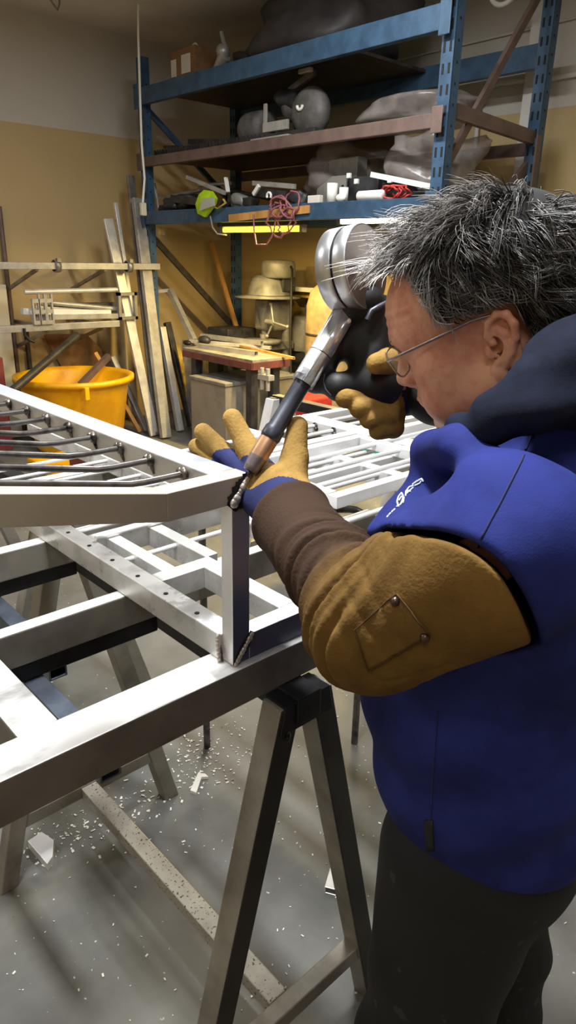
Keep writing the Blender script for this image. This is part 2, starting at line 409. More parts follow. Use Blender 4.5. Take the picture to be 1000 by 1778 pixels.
# --- dark tarp bundle (draped lumpy shape)
def lump(c, size, seed, nx=26, ny=16, amp=.25, power=.6):
    r = np.random.default_rng(seed); mb = MB(); c = V(c)
    ph = r.uniform(0, 6.28, 12); fr = r.uniform(2, 7, 12)
    vs = []; fs = []
    for j in range(ny+1):
        t = math.pi*j/ny
        for i in range(nx):
            a = 2*math.pi*i/nx
            d = V((math.sin(t)*math.cos(a), math.sin(t)*math.sin(a), math.cos(t)))
            k = 1+amp*sum(math.sin(fr[q]*(d.x*math.cos(ph[q])+d.y*math.sin(ph[q])+d.z*math.sin(2*ph[q]))+ph[q]) for q in range(12))/6
            P = V([math.copysign(abs(d[q])**power, d[q])*size[q]*k for q in range(3)])
            P.z = max(P.z, -size[2]*.92)
            vs.append(c+P)
    for j in range(ny):
        for i in range(nx):
            i2 = (i+1) % nx; fs.append((j*nx+i, (j+1)*nx+i, (j+1)*nx+i2, j*nx+i2))
    mb.add(vs, fs, 0, True); return mb
single('tarp_bundle', lump((XF+.5, 4.15, z0+.2), (.36, .62, .215), 5, power=.75), 'tarp', 'dark grey tarp bundle heaped on the top shelf behind the beam', 'tarp', (XF+.5, 4.15, z0))
single('tarp_bundle', lump((XF+.6, 5.0, z0+.11), (.2, .22, .12), 8, power=.7), 'tarp', 'low dark bundle on the top shelf behind the cardboard box', 'tarp', (XF+.55, 5.25, z0))

# --- middle shelf load
zm = 2.374
def motor(p, R=.13, L=.3):
    t = thing('electric_motor', 'dusty grey electric motor lying on middle shelf beside the saw', 'motor', p)
    mb = MB(); a = p+V((0, L/2, R)); mb.lathe(a, (0, -1, 0), [(0, 0), (R*.7, 0), (R*.95, .03), (R, .06), (R, L-.05), (R*.9, L-.01), (R*.5, L), (0, L)], 28); obj('motor_body', mb, 'dusty_grey', t)
    mb = MB(); mb.span((p.x-R*.8, p.y-L*.4, p.z+.0), (p.x+R*.8, p.y+L*.4, p.z+.03)); obj('motor_foot', mb, 'dark_machine', t, bev=.003)
    mb = MB(); mb.cyl(p+V((0, -L/2, R)), p+V((0, -L/2-.08, R)), .018); obj('shaft', mb, 'galvanized', t)
c = onx(448, 222, XF+.25); motor(V((XF+.25, c.y, zm)), .13, .26)
def chop_saw(p):
    t = thing('chop_saw', 'grey cut off saw with round guard on middle shelf', 'saw', p)
    mb = MB(); mb.span((p.x-.16, p.y-.3, p.z), (p.x+.16, p.y+.22, p.z+.05)); obj('saw_base', mb, 'dark_machine', t, bev=.006)
    mb = MB(); mb.ball(p+V((-.02, -.12, .17)), .16, 28, 0, (.62, 1.05, 1.0)); mb.ball(p+V((.04, .1, .24)), .13, 24, 0, (.7, .9, .8)); obj('blade_guard', mb, 'dusty_grey', t)
    mb = MB(); mb.cyl(p+V((.0, .0, .26)), p+V((.0, .2, .3)), .075, .06); mb.cyl(p+V((0, .2, .3)), p+V((0, .26, .31)), .05, .03); obj('saw_motor', mb, 'dark_machine', t)
    mb = MB(); mb.bar(p+V((0, .02, .05)), p+V((0, .02, .3)), .06, .06); mb.bar(p+V((-.02, .1, .33)), p+V((-.02, -.15, .41)), .03, .04); obj('saw_arm', mb, 'dusty_grey', t, bev=.004)
    mb = MB(); mb.box(p+V((-.165, .08, .09)), (.02, .26, .06)); mb.box(p+V((-.165, .19, .16)), (.015, .03, .16)); obj('fence', mb, 'galvanized', t, bev=.002)
    mb = MB(); mb.path(arc(p+V((-.125, -.12, .2)), .026, math.pi, 2*math.pi, 8, (0, 1, 0), (0, 0, 1)), .011, 6); obj('guard_clip', mb, 'white_plastic', t)
    mb = MB(); mb.box(p+V((-.08, -.12, .41)), (.03, .12, .03)); obj('handle', mb, 'galvanized', t, bev=.006)
c = onx(530, 235, XF+.2); chop_saw(V((XF+.2, c.y+.05, zm)))
mb = MB(); a = onx(440, 243, XF+.02); b = onx(505, 233, XF+.02); a.z = b.z = zm+.012; mb.bar(a, b, .06, .02); single('flat_bar', mb, 'galvanized', 'short pale flat bar on middle shelf in front of the motor', 'metal bar', (a+b)/2, bev=.002)
mb = MB(); y0, y1 = onx(268, 272, XF+.03).y, onx(448, 246, XF+.03).y
for i in range(34):
    y = y0+(y1-y0)*i/33; mb.span((XF+.03, y-.006, zm+.002), (XF+.045, y+.006, zm+.06))
mb.span((XF+.045, y1, zm+.001), (XF+.06, y0, zm+.05)); mb.span((XF+.025, y1, zm+.001), (XF+.045, y0, zm+.014))
single('toothed_rack', mb, 'dark_bar', 'long dark toothed strip lying along the middle brown beam', 'rack strip', (XF+.04, (y0+y1)/2, zm))
mb = MB(); a = onx(285, 238, XF+.15); b = onx(400, 248, XF+.3); a.z = zm+.1; b.z = zm+.05; mb.bar(a, b, .03, .02); mb.bar(onx(330, 246, XF+.25), V((b.x, b.y-.3, zm+.06)), .05, .04)
single('dark_angle', mb, 'dark_bar', 'dark steel angle leaning on the left of the middle shelf', 'metal bar', (a.x, a.y, zm))
single('plastic_film', lump((XF+.35, 3.1, zm+.09), (.25, .42, .085), 12, power=.7), 'film', 'low crumpled clear plastic sheet on middle shelf at right', 'plastic sheet', (XF+.35, 3.1, zm))
mb = MB(); p = onx(589, 123, XB); mb.box(p, (.02, .06, .06)); single('wall_tag', mb, 'paper_white', 'small pale square tag on dark cloth under the top blue beam', 'tag', p)

# --- lower shelf load
zl = 1.947
single('plastic_film', lump((XF+.35, 3.72, zl+.2), (.24, .28, .2), 3, amp=.45, power=.75), 'film', 'tall crumpled clear plastic wrapping on lower shelf behind the grey plate', 'plastic sheet', (XF+.35, 3.72, zl))
single('plastic_film', lump((XF+.32, 2.98, zl+.2), (.22, .24, .2), 4, amp=.45, power=.75), 'film', 'crumpled clear plastic wrapping on lower shelf beside right blue post', 'plastic sheet', (XF+.32, 2.98, zl))
def at_low(u, v, off=.05): q = onx(u, v, XF+off); return q
pl = at_low(580, 318); p = V((XF+.06, pl.y, zl))
t = thing('gusset_plate', 'grey drilled steel plate standing on lower shelf behind white pipe', 'plate', p)
mb = MB(); mb.prism([p+V((0, .17, .0)), p+V((0, -.1, .0)), p+V((0, -.1, .17)), p+V((0, .03, .17)), p+V((0, .17, .1))], (.012, 0, 0)); obj('plate', mb, 'grey_machine', t)
mb = MB()
for dy, dz in ((.13, .03), (.0, .08), (-.07, .1)): mb.cyl(p+V((-.001, dy, dz)), p+V((.002, dy, dz)), .014, n=12)
obj('bolt_hole', mb, 'dark_void', t)
mb = MB(); q = at_low(606, 285, .2); q.z = zl+.17; mb.span((q.x-.05, q.y-.12, zl), (q.x+.05, q.y+.14, zl+.29)); single('grey_box', mb, 'grey_machine', 'plain grey metal box behind the drilled plate on lower shelf', 'box', (q.x, q.y, zl), bev=.005)
def pipe_short(u, r, L, lab):
    q = V((XF+.0, at_low(u, 330, .0).y, zl)); t = thing('pipe_offcut', lab, 'pipe', q)
    mb = MB(); mb.lathe(q, (0, 0, 1), [(r*.8, 0), (r, 0), (r, L), (r*.8, L), (r*.8, .004), (0, .004)], 20); obj('pipe', mb, 'white_plastic', t)
pipe_short(577, .036, .12, 'short white plastic pipe standing upright on lower shelf before grey plate')
pipe_short(597, .03, .09, 'cream pipe stub just right of the upright white pipe')
q = V((XF-.03, at_low(648, 330, .0).y, zl)); mb = MB(); mb.lathe(q+V((0, .09, .03)), (0, -1, 0), [(0, 0), (.027, 0), (.03, .006), (.03, .19), (.027, .2), (0, .2)], 20)
single('white_cylinder', mb, 'white_plastic', 'white cylinder lying on lower shelf edge left of the red coil', 'pipe', q)
q = V((XF-.03, at_low(553, 342, .0).y, zl)); mb = MB(); mb.span(q+V((-.02, -.055, 0)), q+V((.02, .055, .05))); single('white_carton', mb, 'paper_white', 'small white carton on the blue beam left of the white pipe', 'box', q, bev=.004)
q = V((XF-.045, at_low(600, 342, .0).y, zl)); mb = MB(); mb.ball(q+V((0, 0, .026)), .04, 14, 0, (.5, 1.1, .62)); single('white_float', mb, 'white_plastic', 'small white rounded cap on the blue beam under the cream stub', 'cap', q)
mb = MB(); a = at_low(645, 303, .03); b = at_low(748, 324, .03); mb.bar(a, b, .02, .03); single('white_strip', mb, 'white_plastic', 'long thin white strip sloping across the right of lower shelf', 'strip', (a+b)/2)
mb = MB(); q = at_low(700, 322, .2); mb.span((q.x-.06, q.y-.3, zl+.0), (q.x+.08, q.y+.3, zl+.12)); single('black_case', mb, 'black_plastic', 'long black case under the white strip on lower shelf', 'case', (q.x, q.y, zl), bev=.01)
for i, (u, v) in enumerate(((606, 305), (619, 315), (677, 313))):
    q = at_low(u, v, .02); mb = MB(); mb.box(q, (.02, .03, .03)); single('switch_block', mb, 'white_plastic', ['upper white switch block on black fittings beside the grey plate', 'lower white switch block on black fittings beside the grey plate', 'white switch block on the black case below the white strip'][i], 'block', q, bev=.003)
mb = MB(); q = at_low(632, 318, .1); mb.span((q.x, q.y-.12, zl), (q.x+.1, q.y+.16, zl+.16)); single('black_fitting', mb, 'dark_machine', 'dark electrical fitting box right of the drilled plate', 'box', (q.x, q.y, zl), bev=.008)
def coil(name, c, R, n, m, lab, cat, seed, r=.008, sag=0.0, flat=.8):
    rr = random.Random(seed); mb = MB(); pts = []
    for k in range(n*18):
        a = 2*math.pi*k/18; q = R*(1+.22*math.sin(k*.37+seed))*(.75+.4*rr.random()*.3)
        pts.append(V(c)+V((rr.uniform(-.02, .02)+.02*math.sin(k*.21), q*math.cos(a)+.06*math.sin(k*.05), q*math.sin(a)*flat-sag*max(0, math.sin(k*.11))*.5)))
    mb.path(pts, r, 6); return single(name, mb, m, lab, cat, c)
q = at_low(490, 355, -.1); coil('cord_coil', q, .11, 6, 'pink_cord', 'loose tangle of faded red cord hanging over the lower blue beam', 'cord', 3, .007, .25)
q = at_low(690, 335, .0); coil('cord_coil', q+V((0, 0, .01)), .09, 4, 'red_paint', 'dull red coil on lower shelf beside the right blue post', 'cord', 9, .007, 0, .5)
a = at_low(440, 372, -.1)
mb = MB(); mb.path([a, at_low(441, 400, -.1), at_low(445, 425, -.1), at_low(462, 425, -.1), at_low(475, 405, -.1), at_low(480, 370, -.1)], .006, 6); single('dangling_wire', mb, 'pink_cord', 'thin pink wire loop dangling below the yellow tube light', 'wire', a)
a = at_low(365, 375, -.1); mb = MB(); mb.path([a, at_low(369, 395, -.1), at_low(377, 406, -.1), at_low(393, 408, .0)], .007, 6); single('lamp_wire', mb, 'grey_machine', 'grey wire running down to the yellow tube light', 'wire', a)
# hi-vis vest hanging over the beam
vb = [at_low(347, 338, -.1), at_low(356, 330, -.1), at_low(368, 332, -.1), at_low(376, 345, -.1), at_low(372, 358, -.1), at_low(357, 377, -.1), at_low(345, 371, -.1), at_low(341, 355, -.1)]
t = thing('safety_vest', 'lime green safety vest hung over the lower blue beam', 'vest', vb[5])
mb = MB(); cen = sum(vb, V())/8; nn = len(vb); front = [p+V((-.012, 0, 0)) for p in vb]; back = [p+V((.012, 0, 0)) for p in vb]
vs = front+[cen+V((-.04, 0, 0))]+back+[cen+V((.0, 0, 0))]; fs = []
for i in range(nn):
    j = (i+1) % nn; fs += [(i, j, nn), (nn+1+j, nn+1+i, 2*nn+1), (j, i, nn+1+i, nn+1+j)]
mb.add(vs, fs); obj('vest_cloth', mb, 'hivis', t)
mb = MB(); mb.add([at_low(351, 345, -.155), at_low(371, 342, -.15), at_low(372, 357, -.15), at_low(346, 366, -.15)], [(0, 1, 2, 3)]); s = obj('reflective_band', mb, 'reflective', t)
sm = s.modifiers.new('thick', 'SOLIDIFY'); sm.thickness = .006
mb = MB(); mb.path([at_low(368, 358, -.1), at_low(378, 362, -.1), at_low(392, 352, -.1), at_low(388, 346, -.1)], .012, 6, flat=.4); single('strap', mb, 'yellow_strap', 'yellowish strap beside the lime vest on the blue beam', 'strap', at_low(378, 362, -.1))
# scrap bars on the lower shelf
scr = [((325, 307), (390, 335), .03, .03, 'galvanized', 'slanting grey bar behind the lime vest'), ((392, 308), (396, 334), .03, .02, 'white_plastic', 'short upright white bar right of the lime vest'),
       ((268, 318), (276, 368), .02, .02, 'galvanized', 'thin pale bar leaning beside the left blue post'), ((440, 318), (512, 324), .03, .035, 'galvanized', 'level grey bar above the red cord tangle'),
       ((450, 322), (440, 338), .02, .03, 'white_plastic', 'small white bracket left of the red cord tangle'), ((300, 345), (345, 350), .05, .06, 'dark_bar', 'dark steel offcut left of the lime vest'),
       ((400, 345), (440, 352), .06, .05, 'dark_bar', 'dark steel offcut between the vest and red cord'), ((455, 335), (500, 340), .06, .06, 'dark_machine', 'dark machine part behind the red cord tangle')]
for i, (q0, q1, w, h, m, lab) in enumerate(scr):
    o_ = .04+.03*(i % 4); a = at_low(*q0, o_); b = at_low(*q1, o_); a.z = max(a.z, zl+h*.6); b.z = max(b.z, zl+h*.6)
    mb = MB(); mb.bar(a, b, w, h); single('scrap_bar', mb, m, lab+' on lower shelf', 'metal bar', (a+b)/2, 'scrap on the lower shelf', bev=.003)
mb = MB(); p = at_low(467, 340, -.02); mb.path(arc(p, .022, -.6, math.pi+.6, 10, (0, 1, 0), (0, 0, 1)), .009, 6); single('white_hook', mb, 'white_plastic', 'tiny white ring hook in front of the red cord tangle', 'hook', p)

clut = [(300, 352, .16, .1, 'dark_machine', 'black lumpy tool left of the lime vest'), (325, 340, .2, .12, 'dark_bar', 'dark cast part behind the lime vest'), (395, 356, .12, .07, 'dark_machine', 'small dark part below the upright white bar'),
        (415, 345, .14, .1, 'grey_machine', 'dusty grey part right of the upright white bar'), (432, 352, .12, .08, 'dark_bar', 'dark part left of the red cord tangle'), (520, 345, .12, .1, 'dark_machine', 'dark part between red cord tangle and white carton'),
        (285, 362, .1, .05, 'dark_bar', 'flat dark part beside the thin pale bar')]
for i, (u, v, w_, h_, m, lab) in enumerate(clut):
    q = at_low(u, v, .1+.04*(i % 3)); c_ = V((q.x, q.y, zl+h_/2+.004)); single('machine_part', lump(c_, (w_*.45, w_*.6, h_*.55), 30+i, 18, 12, .3, .7), m, lab+' on lower shelf', 'machine part', (c_.x, c_.y, zl), 'clutter on the lower shelf')
for i, (q0, q1, r_, m, lab) in enumerate((((275, 345), (350, 330), .018, 'galvanized', 'long thin grey tube lying behind the lime vest'), ((395, 330), (470, 345), .016, 'dark_bar', 'dark tube sloping down to the red cord tangle'), ((345, 322), (400, 318), .014, 'galvanized', 'thin grey rod above the lime vest'))):
    a = at_low(*q0, .22); b = at_low(*q1, .22); mb = MB(); mb.cyl(a, b, r_, n=12); single('scrap_tube', mb, m, lab+' on lower shelf', 'tube', (a+b)/2, 'scrap on the lower shelf')

# ------------------------------------------------------------------ left wall racks and stock
def wall_bracket_shelf(z0, z1, xe, y, lab, struts, m):
    t = thing('stock_rack', lab, 'rack', (3.0, YW, z0))
    mb = MB(); mb.span((1.2, y-.03, z0), (xe, y+.03, z1)); obj('rail', mb, m, t, bev=.003)
    for x in struts:
        mb = MB(); mb.bar((x, y, z0+.02), (x, YW-.004, z0+.02), .03, .03); mb.bar((x, y, z0), (x, YW-.004, z0-.2), .025, .025); obj('bracket', mb, 'steel', t)
    return t
zc1 = ony(150, 462, 5.66).z
w1 = wall_bracket_shelf(zc1-.026, zc1+.026, ony(275, 457, 5.66).x, 5.66, 'upper grey wall rail with clamps, reaching past the blue post', (1.9, 2.5, 3.1), 'galvanized')
for u in (98, 223):
    q = ony(u, 460, 5.66); mb = MB(); mb.lathe((q.x-.022, 5.66, zc1), (1, 0, 0), [(.044, 0), (.05, 0), (.05, .044), (.044, .044)], 14); mb.box((q.x, 5.62, zc1+.045), (.03, .03, .03)); obj('clamp', mb, 'steel', w1)
zc2 = ony(100, 567, 5.66).z
w2 = wall_bracket_shelf(zc2-.026, zc2+.026, ony(205, 560, 5.66).x, 5.66, 'lower grey wall rail carrying loose tubes and offcuts', (1.75, 2.55, 3.05), 'galvanized')
a = ony(42, 570, 5.62); mb = MB(); mb.path([a, ony(43, 582, 5.62), ony(50, 590, 5.62), ony(60, 594, 5.62)], .012, 8); obj('hook', mb, 'dark_steel', w2)
stk = [((42, 507), (203, 503), .02, 'aluminium', 'pale round tube topmost above the lower wall rail'), ((38, 540), (190, 543), .03, 'bright_aluminium', 'bright white tube across the pile on lower wall rail'),
       ((60, 533), (212, 540), .022, 'galvanized', 'grey tube behind the white tube on lower wall rail'), ((55, 551), (215, 548), .025, 'galvanized', 'lowest grey tube of the pile on lower wall rail'),
       ((80, 525), (208, 537), .02, 'galvanized', 'slanting thin tube in the pile on lower wall rail'), ((100, 530), (200, 528), .02, 'dark_bar', 'dark thin rod across the pile on lower wall rail')]
for i, (q0, q1, r, m, lab) in enumerate(stk):
    yy = 5.68+.045*(i % 3); a = ony(*q0, yy); b = ony(*q1, yy); mb = MB()
    mb.cyl(a, b, r, n=12) if i % 2 == 0 else mb.bar(a, b, 2*r, 1.6*r)
    single('stock_tube', mb, m, lab, 'tube', (a+b)/2, 'stock on the lower wall rail')
for i, u in enumerate((62, 73, 85)):
    q = ony(u, 532, 5.62); mb = MB(); z0 = zc2+.027; hh = .235 if i else .2
    mb.span((q.x-.03, 5.605, z0), (q.x-.018, 5.635, z0+hh)); mb.span((q.x+.018, 5.605, z0), (q.x+.03, 5.635, z0+hh))
    for zz in (0, .085, .17): mb.span((q.x-.019, 5.605, z0+zz), (q.x+.019, 5.635, z0+zz+.03))
    single('slotted_bracket', mb, 'galvanized', ['leftmost of three slotted grey brackets standing on lower wall rail', 'middle of three slotted grey brackets standing on lower wall rail', 'rightmost of three slotted grey brackets standing on lower wall rail'][i], 'bracket', (q.x, 5.62, z0), 'slotted brackets')
A = ony(203, 508, 5.66); B = ony(238, 554, 5.66); mb = MB(); w = .026
mb.span((A.x, 5.64, B.z), (B.x, 5.68, B.z+w)); mb.span((A.x, 5.64, A.z-w), (B.x, 5.68, A.z)); mb.span((A.x, 5.64, B.z), (A.x+w, 5.68, A.z)); mb.span((B.x-w, 5.64, B.z), (B.x, 5.68, A.z))
single('steel_square', mb, 'steel', 'small square grey steel frame at the end of lower wall rail', 'frame', (A.x, 5.66, B.z))
# pipes and panel at far left
mb = MB(); q = ony(8, 400, 6.3); mb.cyl((q.x-.02, 6.31, 0), (q.x-.02, 6.31, 1.95), .02); single('wall_pipe', mb, 'rack_brown', 'thin brown pipe up the wall at left edge', 'pipe', (q.x, 6.31, 0))
mb = MB(); q = ony(5, 560, 6.25); mb.span((q.x-.5, 6.24, .0), (q.x+.06, 6.3, 1.33)); single('panel_board', mb, 'cream', 'cream board standing against the wall at left edge', 'board', (q.x, 6.27, 0), bev=.004)
mb = MB(); mb.prism([ony(75, 580, 6.28), ony(150, 580, 6.28), ony(210, 640, 6.28), V((ony(200, 700, 6.28).x, 6.28, 0)), V((ony(120, 700, 6.28).x, 6.28, 0)), ony(120, 660, 6.28)], (0, .012, 0)); single('plywood_offcut', mb, 'cardboard', 'brown plywood offcut leaning on wall behind the yellow tub', 'board', ony(150, 640, 6.28))
mb = MB(); mb.span((2.62, 6.3, .0), (2.65, 6.34, .95)); single('thin_post', mb, 'dark_bar', 'thin dark post against the wall left of the yellow tub', 'post', (2.63, 6.32, 0))

# yellow tub
c = V((2.72, 5.62, 0)); R = .47
t = thing('tub', 'large yellow plastic tub on floor against the left wall', 'tub', c)
mb = MB(); mb.lathe(c, (0, 0, 1), [(0, .02), (R*.72, .02), (R*.74, 0), (R*.78, .03), (R*.95, .56), (R*1.0, .585), (R*1.06, .585), (R*1.06, .625), (R*1.0, .63), (R*.93, .6), (R*.74, .06), (0, .05)], 48); obj('bowl', mb, 'yellow_plastic', t)
mb = MB(); mb.span((c.x-R*.35, c.y-R*1.06-.008, .5), (c.x-R*.27, c.y-R*.9, .6)); obj('lug', mb, 'yellow_plastic', t, bev=.006)
a = ony(22, 678, 5.2); b = ony(134, 583, 5.6); mb = MB(); mb.cyl(a, b, .032, n=14); single('grey_pole', mb, 'dark_bar', 'grey steel pole leaning across the yellow tub to wall rail', 'pole', a)
a = ony(140, 668, 5.7); b = ony(189, 618, 5.8); mb = MB(); mb.bar(a, b, .045, .05); single('brown_stick', mb, 'rack_brown', 'brown wooden stick poking out of the yellow tub', 'stick', a)

# bars leaning on wall / rack
def lean(bot, top, yb, yt, w, h, m, lab, hollow=0.0, extra=None):
    a = onz(*bot, 0.0); b = ony(*top, yt); d = (b-a).normalized()
    a = a+d*.004
    a.z = max(a.z, .012)
    mb = MB(); mb.bar(a, b, w, h, up=(0, -1, .15), hollow=hollow); return single('stock_bar', mb, m, lab, 'metal bar', a, 'bars leaning by the rack post', bev=.002)
lean((243, 752), (165, 612), 5.9, 5.95, .035, .03, 'wood', 'narrow wooden batten leaning just right of the yellow tub')
lean((255, 750), (195, 620), 5.9, 6.05, .05, .04, 'galvanized', 'short grey tube leaning behind the wooden batten')
lean((268, 758), (187, 380), 5.9, 5.86, .085, .03, 'aluminium', 'long flat grey bar, leftmost tall one behind the wall rails')
lean((262, 754), (200, 352), 5.9, 5.95, .03, .03, 'aluminium', 'pale slim tube leaning just right of the long flat bar')
lean((288, 762), (238, 345), 5.9, 5.84,   .095, .05, 'galvanized', 'widest silver bar leaning beside the blue post')
lean((274, 757), (226, 305), 5.9, 6.0, .07, .03, 'steel', 'dull grey bar reaching highest behind the widest silver bar')
lean((313, 750), (281, 568), 5.9, 5.75, .06, .05, 'aluminium', 'medium bar with square end leaning right of the widest bar')
lean((332, 742), (290, 560), 5.9, 5.9, .06, .05, 'dark_bar', 'dark tube leaning behind the square ended bar')
lean((338, 740), (308, 598), 5.9, 5.7, .045, .02, 'machine_yellow', 'short yellow level like bar, rightmost by the work table')
mb = MB(); mb.span((2.2, 4.3, .0), (2.5, 4.75, .3)); single('maroon_crate', mb, 'maroon', 'maroon crate on floor under the upper frame rods', 'crate', (2.35, 4.5, 0), bev=.006)
q = ony(4, 700, 5.9); mb = MB(); mb.span((q.x-.5, 5.85, 0), (q.x+.03, 6.1, .78)); single('maroon_cabinet', mb, 'maroon', 'maroon cabinet standing at the left edge beside yellow tub', 'cabinet', (q.x-.2, 6, 0), bev=.006)
q = onz(108, 812, 0); mb = MB(); mb.span((q.x-.2, q.y-.25, 0), (q.x+.2, q.y+.2, .08)); single('yellow_case', mb, 'yellow_plastic', 'flat yellow case on floor in front of the tub', 'case', (q.x, q.y, 0), bev=.02)

# ------------------------------------------------------------------ under the rack
# welding table with red edge
y0, y1, x0, x1 = 4.33, 5.30, 3.62, 4.02
t = thing('work_bench', 'low bench with pale top and dull red edge under rack', 'bench', ((x0+x1)/2, (y0+y1)/2, 0))
mb = MB(); mb.span((x0, y0, .80), (x1, y1, .825)); obj('bench_top', mb, 'table_top', t, bev=.003)
mb = MB(); mb.span((x0-.008, y0, .745), (x0+.02, y1, .80)); mb.span((x0, y0-.008, .745), (x1, y0+.02, .80)); mb.span((x1-.02, y0, .745), (x1, y1, .8)); mb.span((x0, y1-.02, .745), (x1, y1, .8)); obj('edge_frame', mb, 'table_red', t)
for lx, ly in ((x0+.06, y0+.08), (x0+.06, y1-.12), (x1-.1, y0+.08), (x1-.1, y1-.12)):
    mb = MB(); mb.span((lx-.035, ly-.035, 0), (lx+.035, ly+.035, .745)); obj('leg', mb, 'dark_machine', t)
y0, y1 = 4.57, 5.07
t = thing('grey_bin', 'beige grey sheet metal bin standing below the bench', 'bin', (3.8, 4.8, 0))
mb = MB(); mb.span((3.53, y0, 0), (4.36, y1, .60)); obj('bin_body', mb, 'box_beige', t, bev=.008)
mb = MB(); mb.span((3.52, y0-.01, .585), (4.37, y1+.01, .615)); obj('bin_rim', mb, 'grey_machine', t, bev=.005)
bench_bits = [((330, 592), (470, 604), .03, .03, 'aluminium', 'long silver tube across the bench'), ((350, 583), (455, 596), .04, .04, 'galvanized', 'second silver tube behind the long one on bench'),
              ((345, 600), (445, 614), .05, .04, 'galvanized', 'front grey channel on the bench edge'), ((415, 600), (510, 622), .025, .02, 'wood', 'thin wooden strip at the right of the bench')]
for i, (q0, q1, w, h, m, lab) in enumerate(bench_bits):
    z = .826+h/2+(0 if i != 1 else .031); a = onz(*q0, z); b = onz(*q1, z); mb = MB(); mb.bar(a, b, w, h, hollow=.004); single('bench_stock', mb, m, lab, 'metal bar', (a+b)/2, 'stock on the bench')
mb = MB(); q = onz(355, 598, .83); mb.ball(q+V((0, 0, .04)), .05, 12, 0, (1, 1.6, .8)); single('bench_vise_jaw', mb, 'dark_machine', 'dark rounded tool among the tubes on the bench', 'tool', q)
mb = MB(); q = onz(325, 600, .83); mb.ball(q+V((0, 0, .025)), .03, 12, 0, (1, 1.8, .8)); single('pliers', mb, 'black_plastic', 'small black tool at the left end of the bench', 'tool', q)
a = onx(443, 632, 3.61); mb = MB()
for dy in (0, -.07): mb.cyl((3.58, a.y-.12+dy, .62), (3.58, a.y-.12+dy, .79), .017, n=10)
mb.span((3.56, a.y-.22, .70), (3.62, a.y-.09, .74)); single('clamp', mb, 'galvanized', 'steel clamp hanging at the front bench corner', 'clamp', (3.58, a.y-.12, .62))
# dark machine boxes behind the bench
mb = MB(); mb.span((4.15, 5.33, 0), (4.5, 5.65, .95)); single('dark_cabinet', mb, 'dark_machine', 'dark cabinet behind bench beside the rear blue post', 'cabinet', (4.42, 5.4, 0), bev=.01)
mb = MB(); a = ony(333, 527, 5.9); mb.bar(V((3.95, 5.6, .84)), V((3.9, 5.9, 1.28)), .05, .05); mb.bar(V((3.9, 5.9, 1.28)), V((3.6, 6.1, 1.24)), .03, .03); mb.span((3.88, 5.55, 0), (4.02, 5.69, .84)); single('stand_arm', mb, 'galvanized', 'grey angled stand arm by wall, left of the drill press', 'stand', (3.95, 5.62, 0))
# drill press
p = V((4.5, 5.03, 0))
t = thing('drill_press', 'old grey and yellow drill press standing behind bench', 'drill press', p)
mb = MB(); mb.span((p.x-.1, p.y-.2, 0), (p.x+.19, p.y+.2, .05)); obj('base', mb, 'dark_machine', t, bev=.01)
mb = MB(); mb.cyl((p.x+.12, p.y, .04), (p.x+.12, p.y, 1.3), .045); obj('column', mb, 'grey_machine', t)
h0 = onx(446, 505, 4.2); 
mb = MB(); hc = V((p.x-.05, p.y+.08, 1.24))
mb.lathe(hc, (0, 0, 1), [(0, 0), (.3, 0), (.31, .012), (.17, .03), (.17, .05)], 30); mb.lathe(hc+V((0, -.02, .03)), (0, 0, 1), [(.2, 0), (.19, .05), (.16, .14), (.12, .17), (0, .17)], 30); obj('pulley_cover', mb, 'grey_machine', t)
mb = MB(); mc = V((p.x-.02, p.y-.03, 1.42)); mb.lathe(mc, (0, 0, 1), [(0, 0), (.14, 0), (.155, .015), (.155, .12), (.145, .145), (.1, .155), (0, .158)], 30); obj('motor_cap', mb, 'grey_machine', t)
mb = MB(); mb.span((p.x-.06, p.y-.14, 1.3), (p.x+.1, p.y+.02, 1.43)); obj('motor_mount', mb, 'dark_machine', t, bev=.01)
mb = MB(); mb.lathe(hc+V((0, .02, -.02)), (0, 0, -1), [(.1, 0), (.1, .06), (.075, .12), (.06, .24), (.045, .27), (.04, .33), (0, .34)], 24); mb.span((hc.x-.06, hc.y-.12, .95), (hc.x+.2, hc.y+.12, 1.22)); obj('head_casting', mb, 'grey_machine', t, bev=.02)
mb = MB(); mb.cyl(hc+V((-.03, .02, -.33)), hc+V((-.03, .02, -.42)), .035, .02); mb.cyl(hc+V((-.03, .02, -.42)), hc+V((-.03, .02, -.5)), .008); obj('chuck', mb, 'galvanized', t)
mb = MB(); k = hc+V((-.1, -.2, -.2))
mb.cyl(k+V((0, .1, 0)), k, .022); 
for a_ in (1.2, 3.3, 5.4): mb.cyl(k, k+V((.02, .16*math.cos(a_), .16*math.sin(a_))), .009); mb.ball(k+V((.02, .17*math.cos(a_), .17*math.sin(a_))), .018, 10)
obj('feed_handle', mb, 'galvanized', t)
mb = MB(); mb.lathe((p.x-.12, p.y+.05, .84), (0, 0, 1), [(0, 0), (.17, 0), (.17, .035), (0, .035)], 26); mb.span((p.x-.1, p.y-.05, .78), (p.x+.17, p.y+.05, .85)); obj('drill_table', mb, 'grey_machine', t)
mb = MB(); mb.path([mc+V((0, -.17, .1)), mc+V((-.05, -.24, .08)), mc+V((-.1, -.29, -.15)), mc+V((-.12, -.31, -.45)), mc+V((-.15, -.36, -.8))], .011, 8); obj('power_cord', mb, 'black_rubber', t)
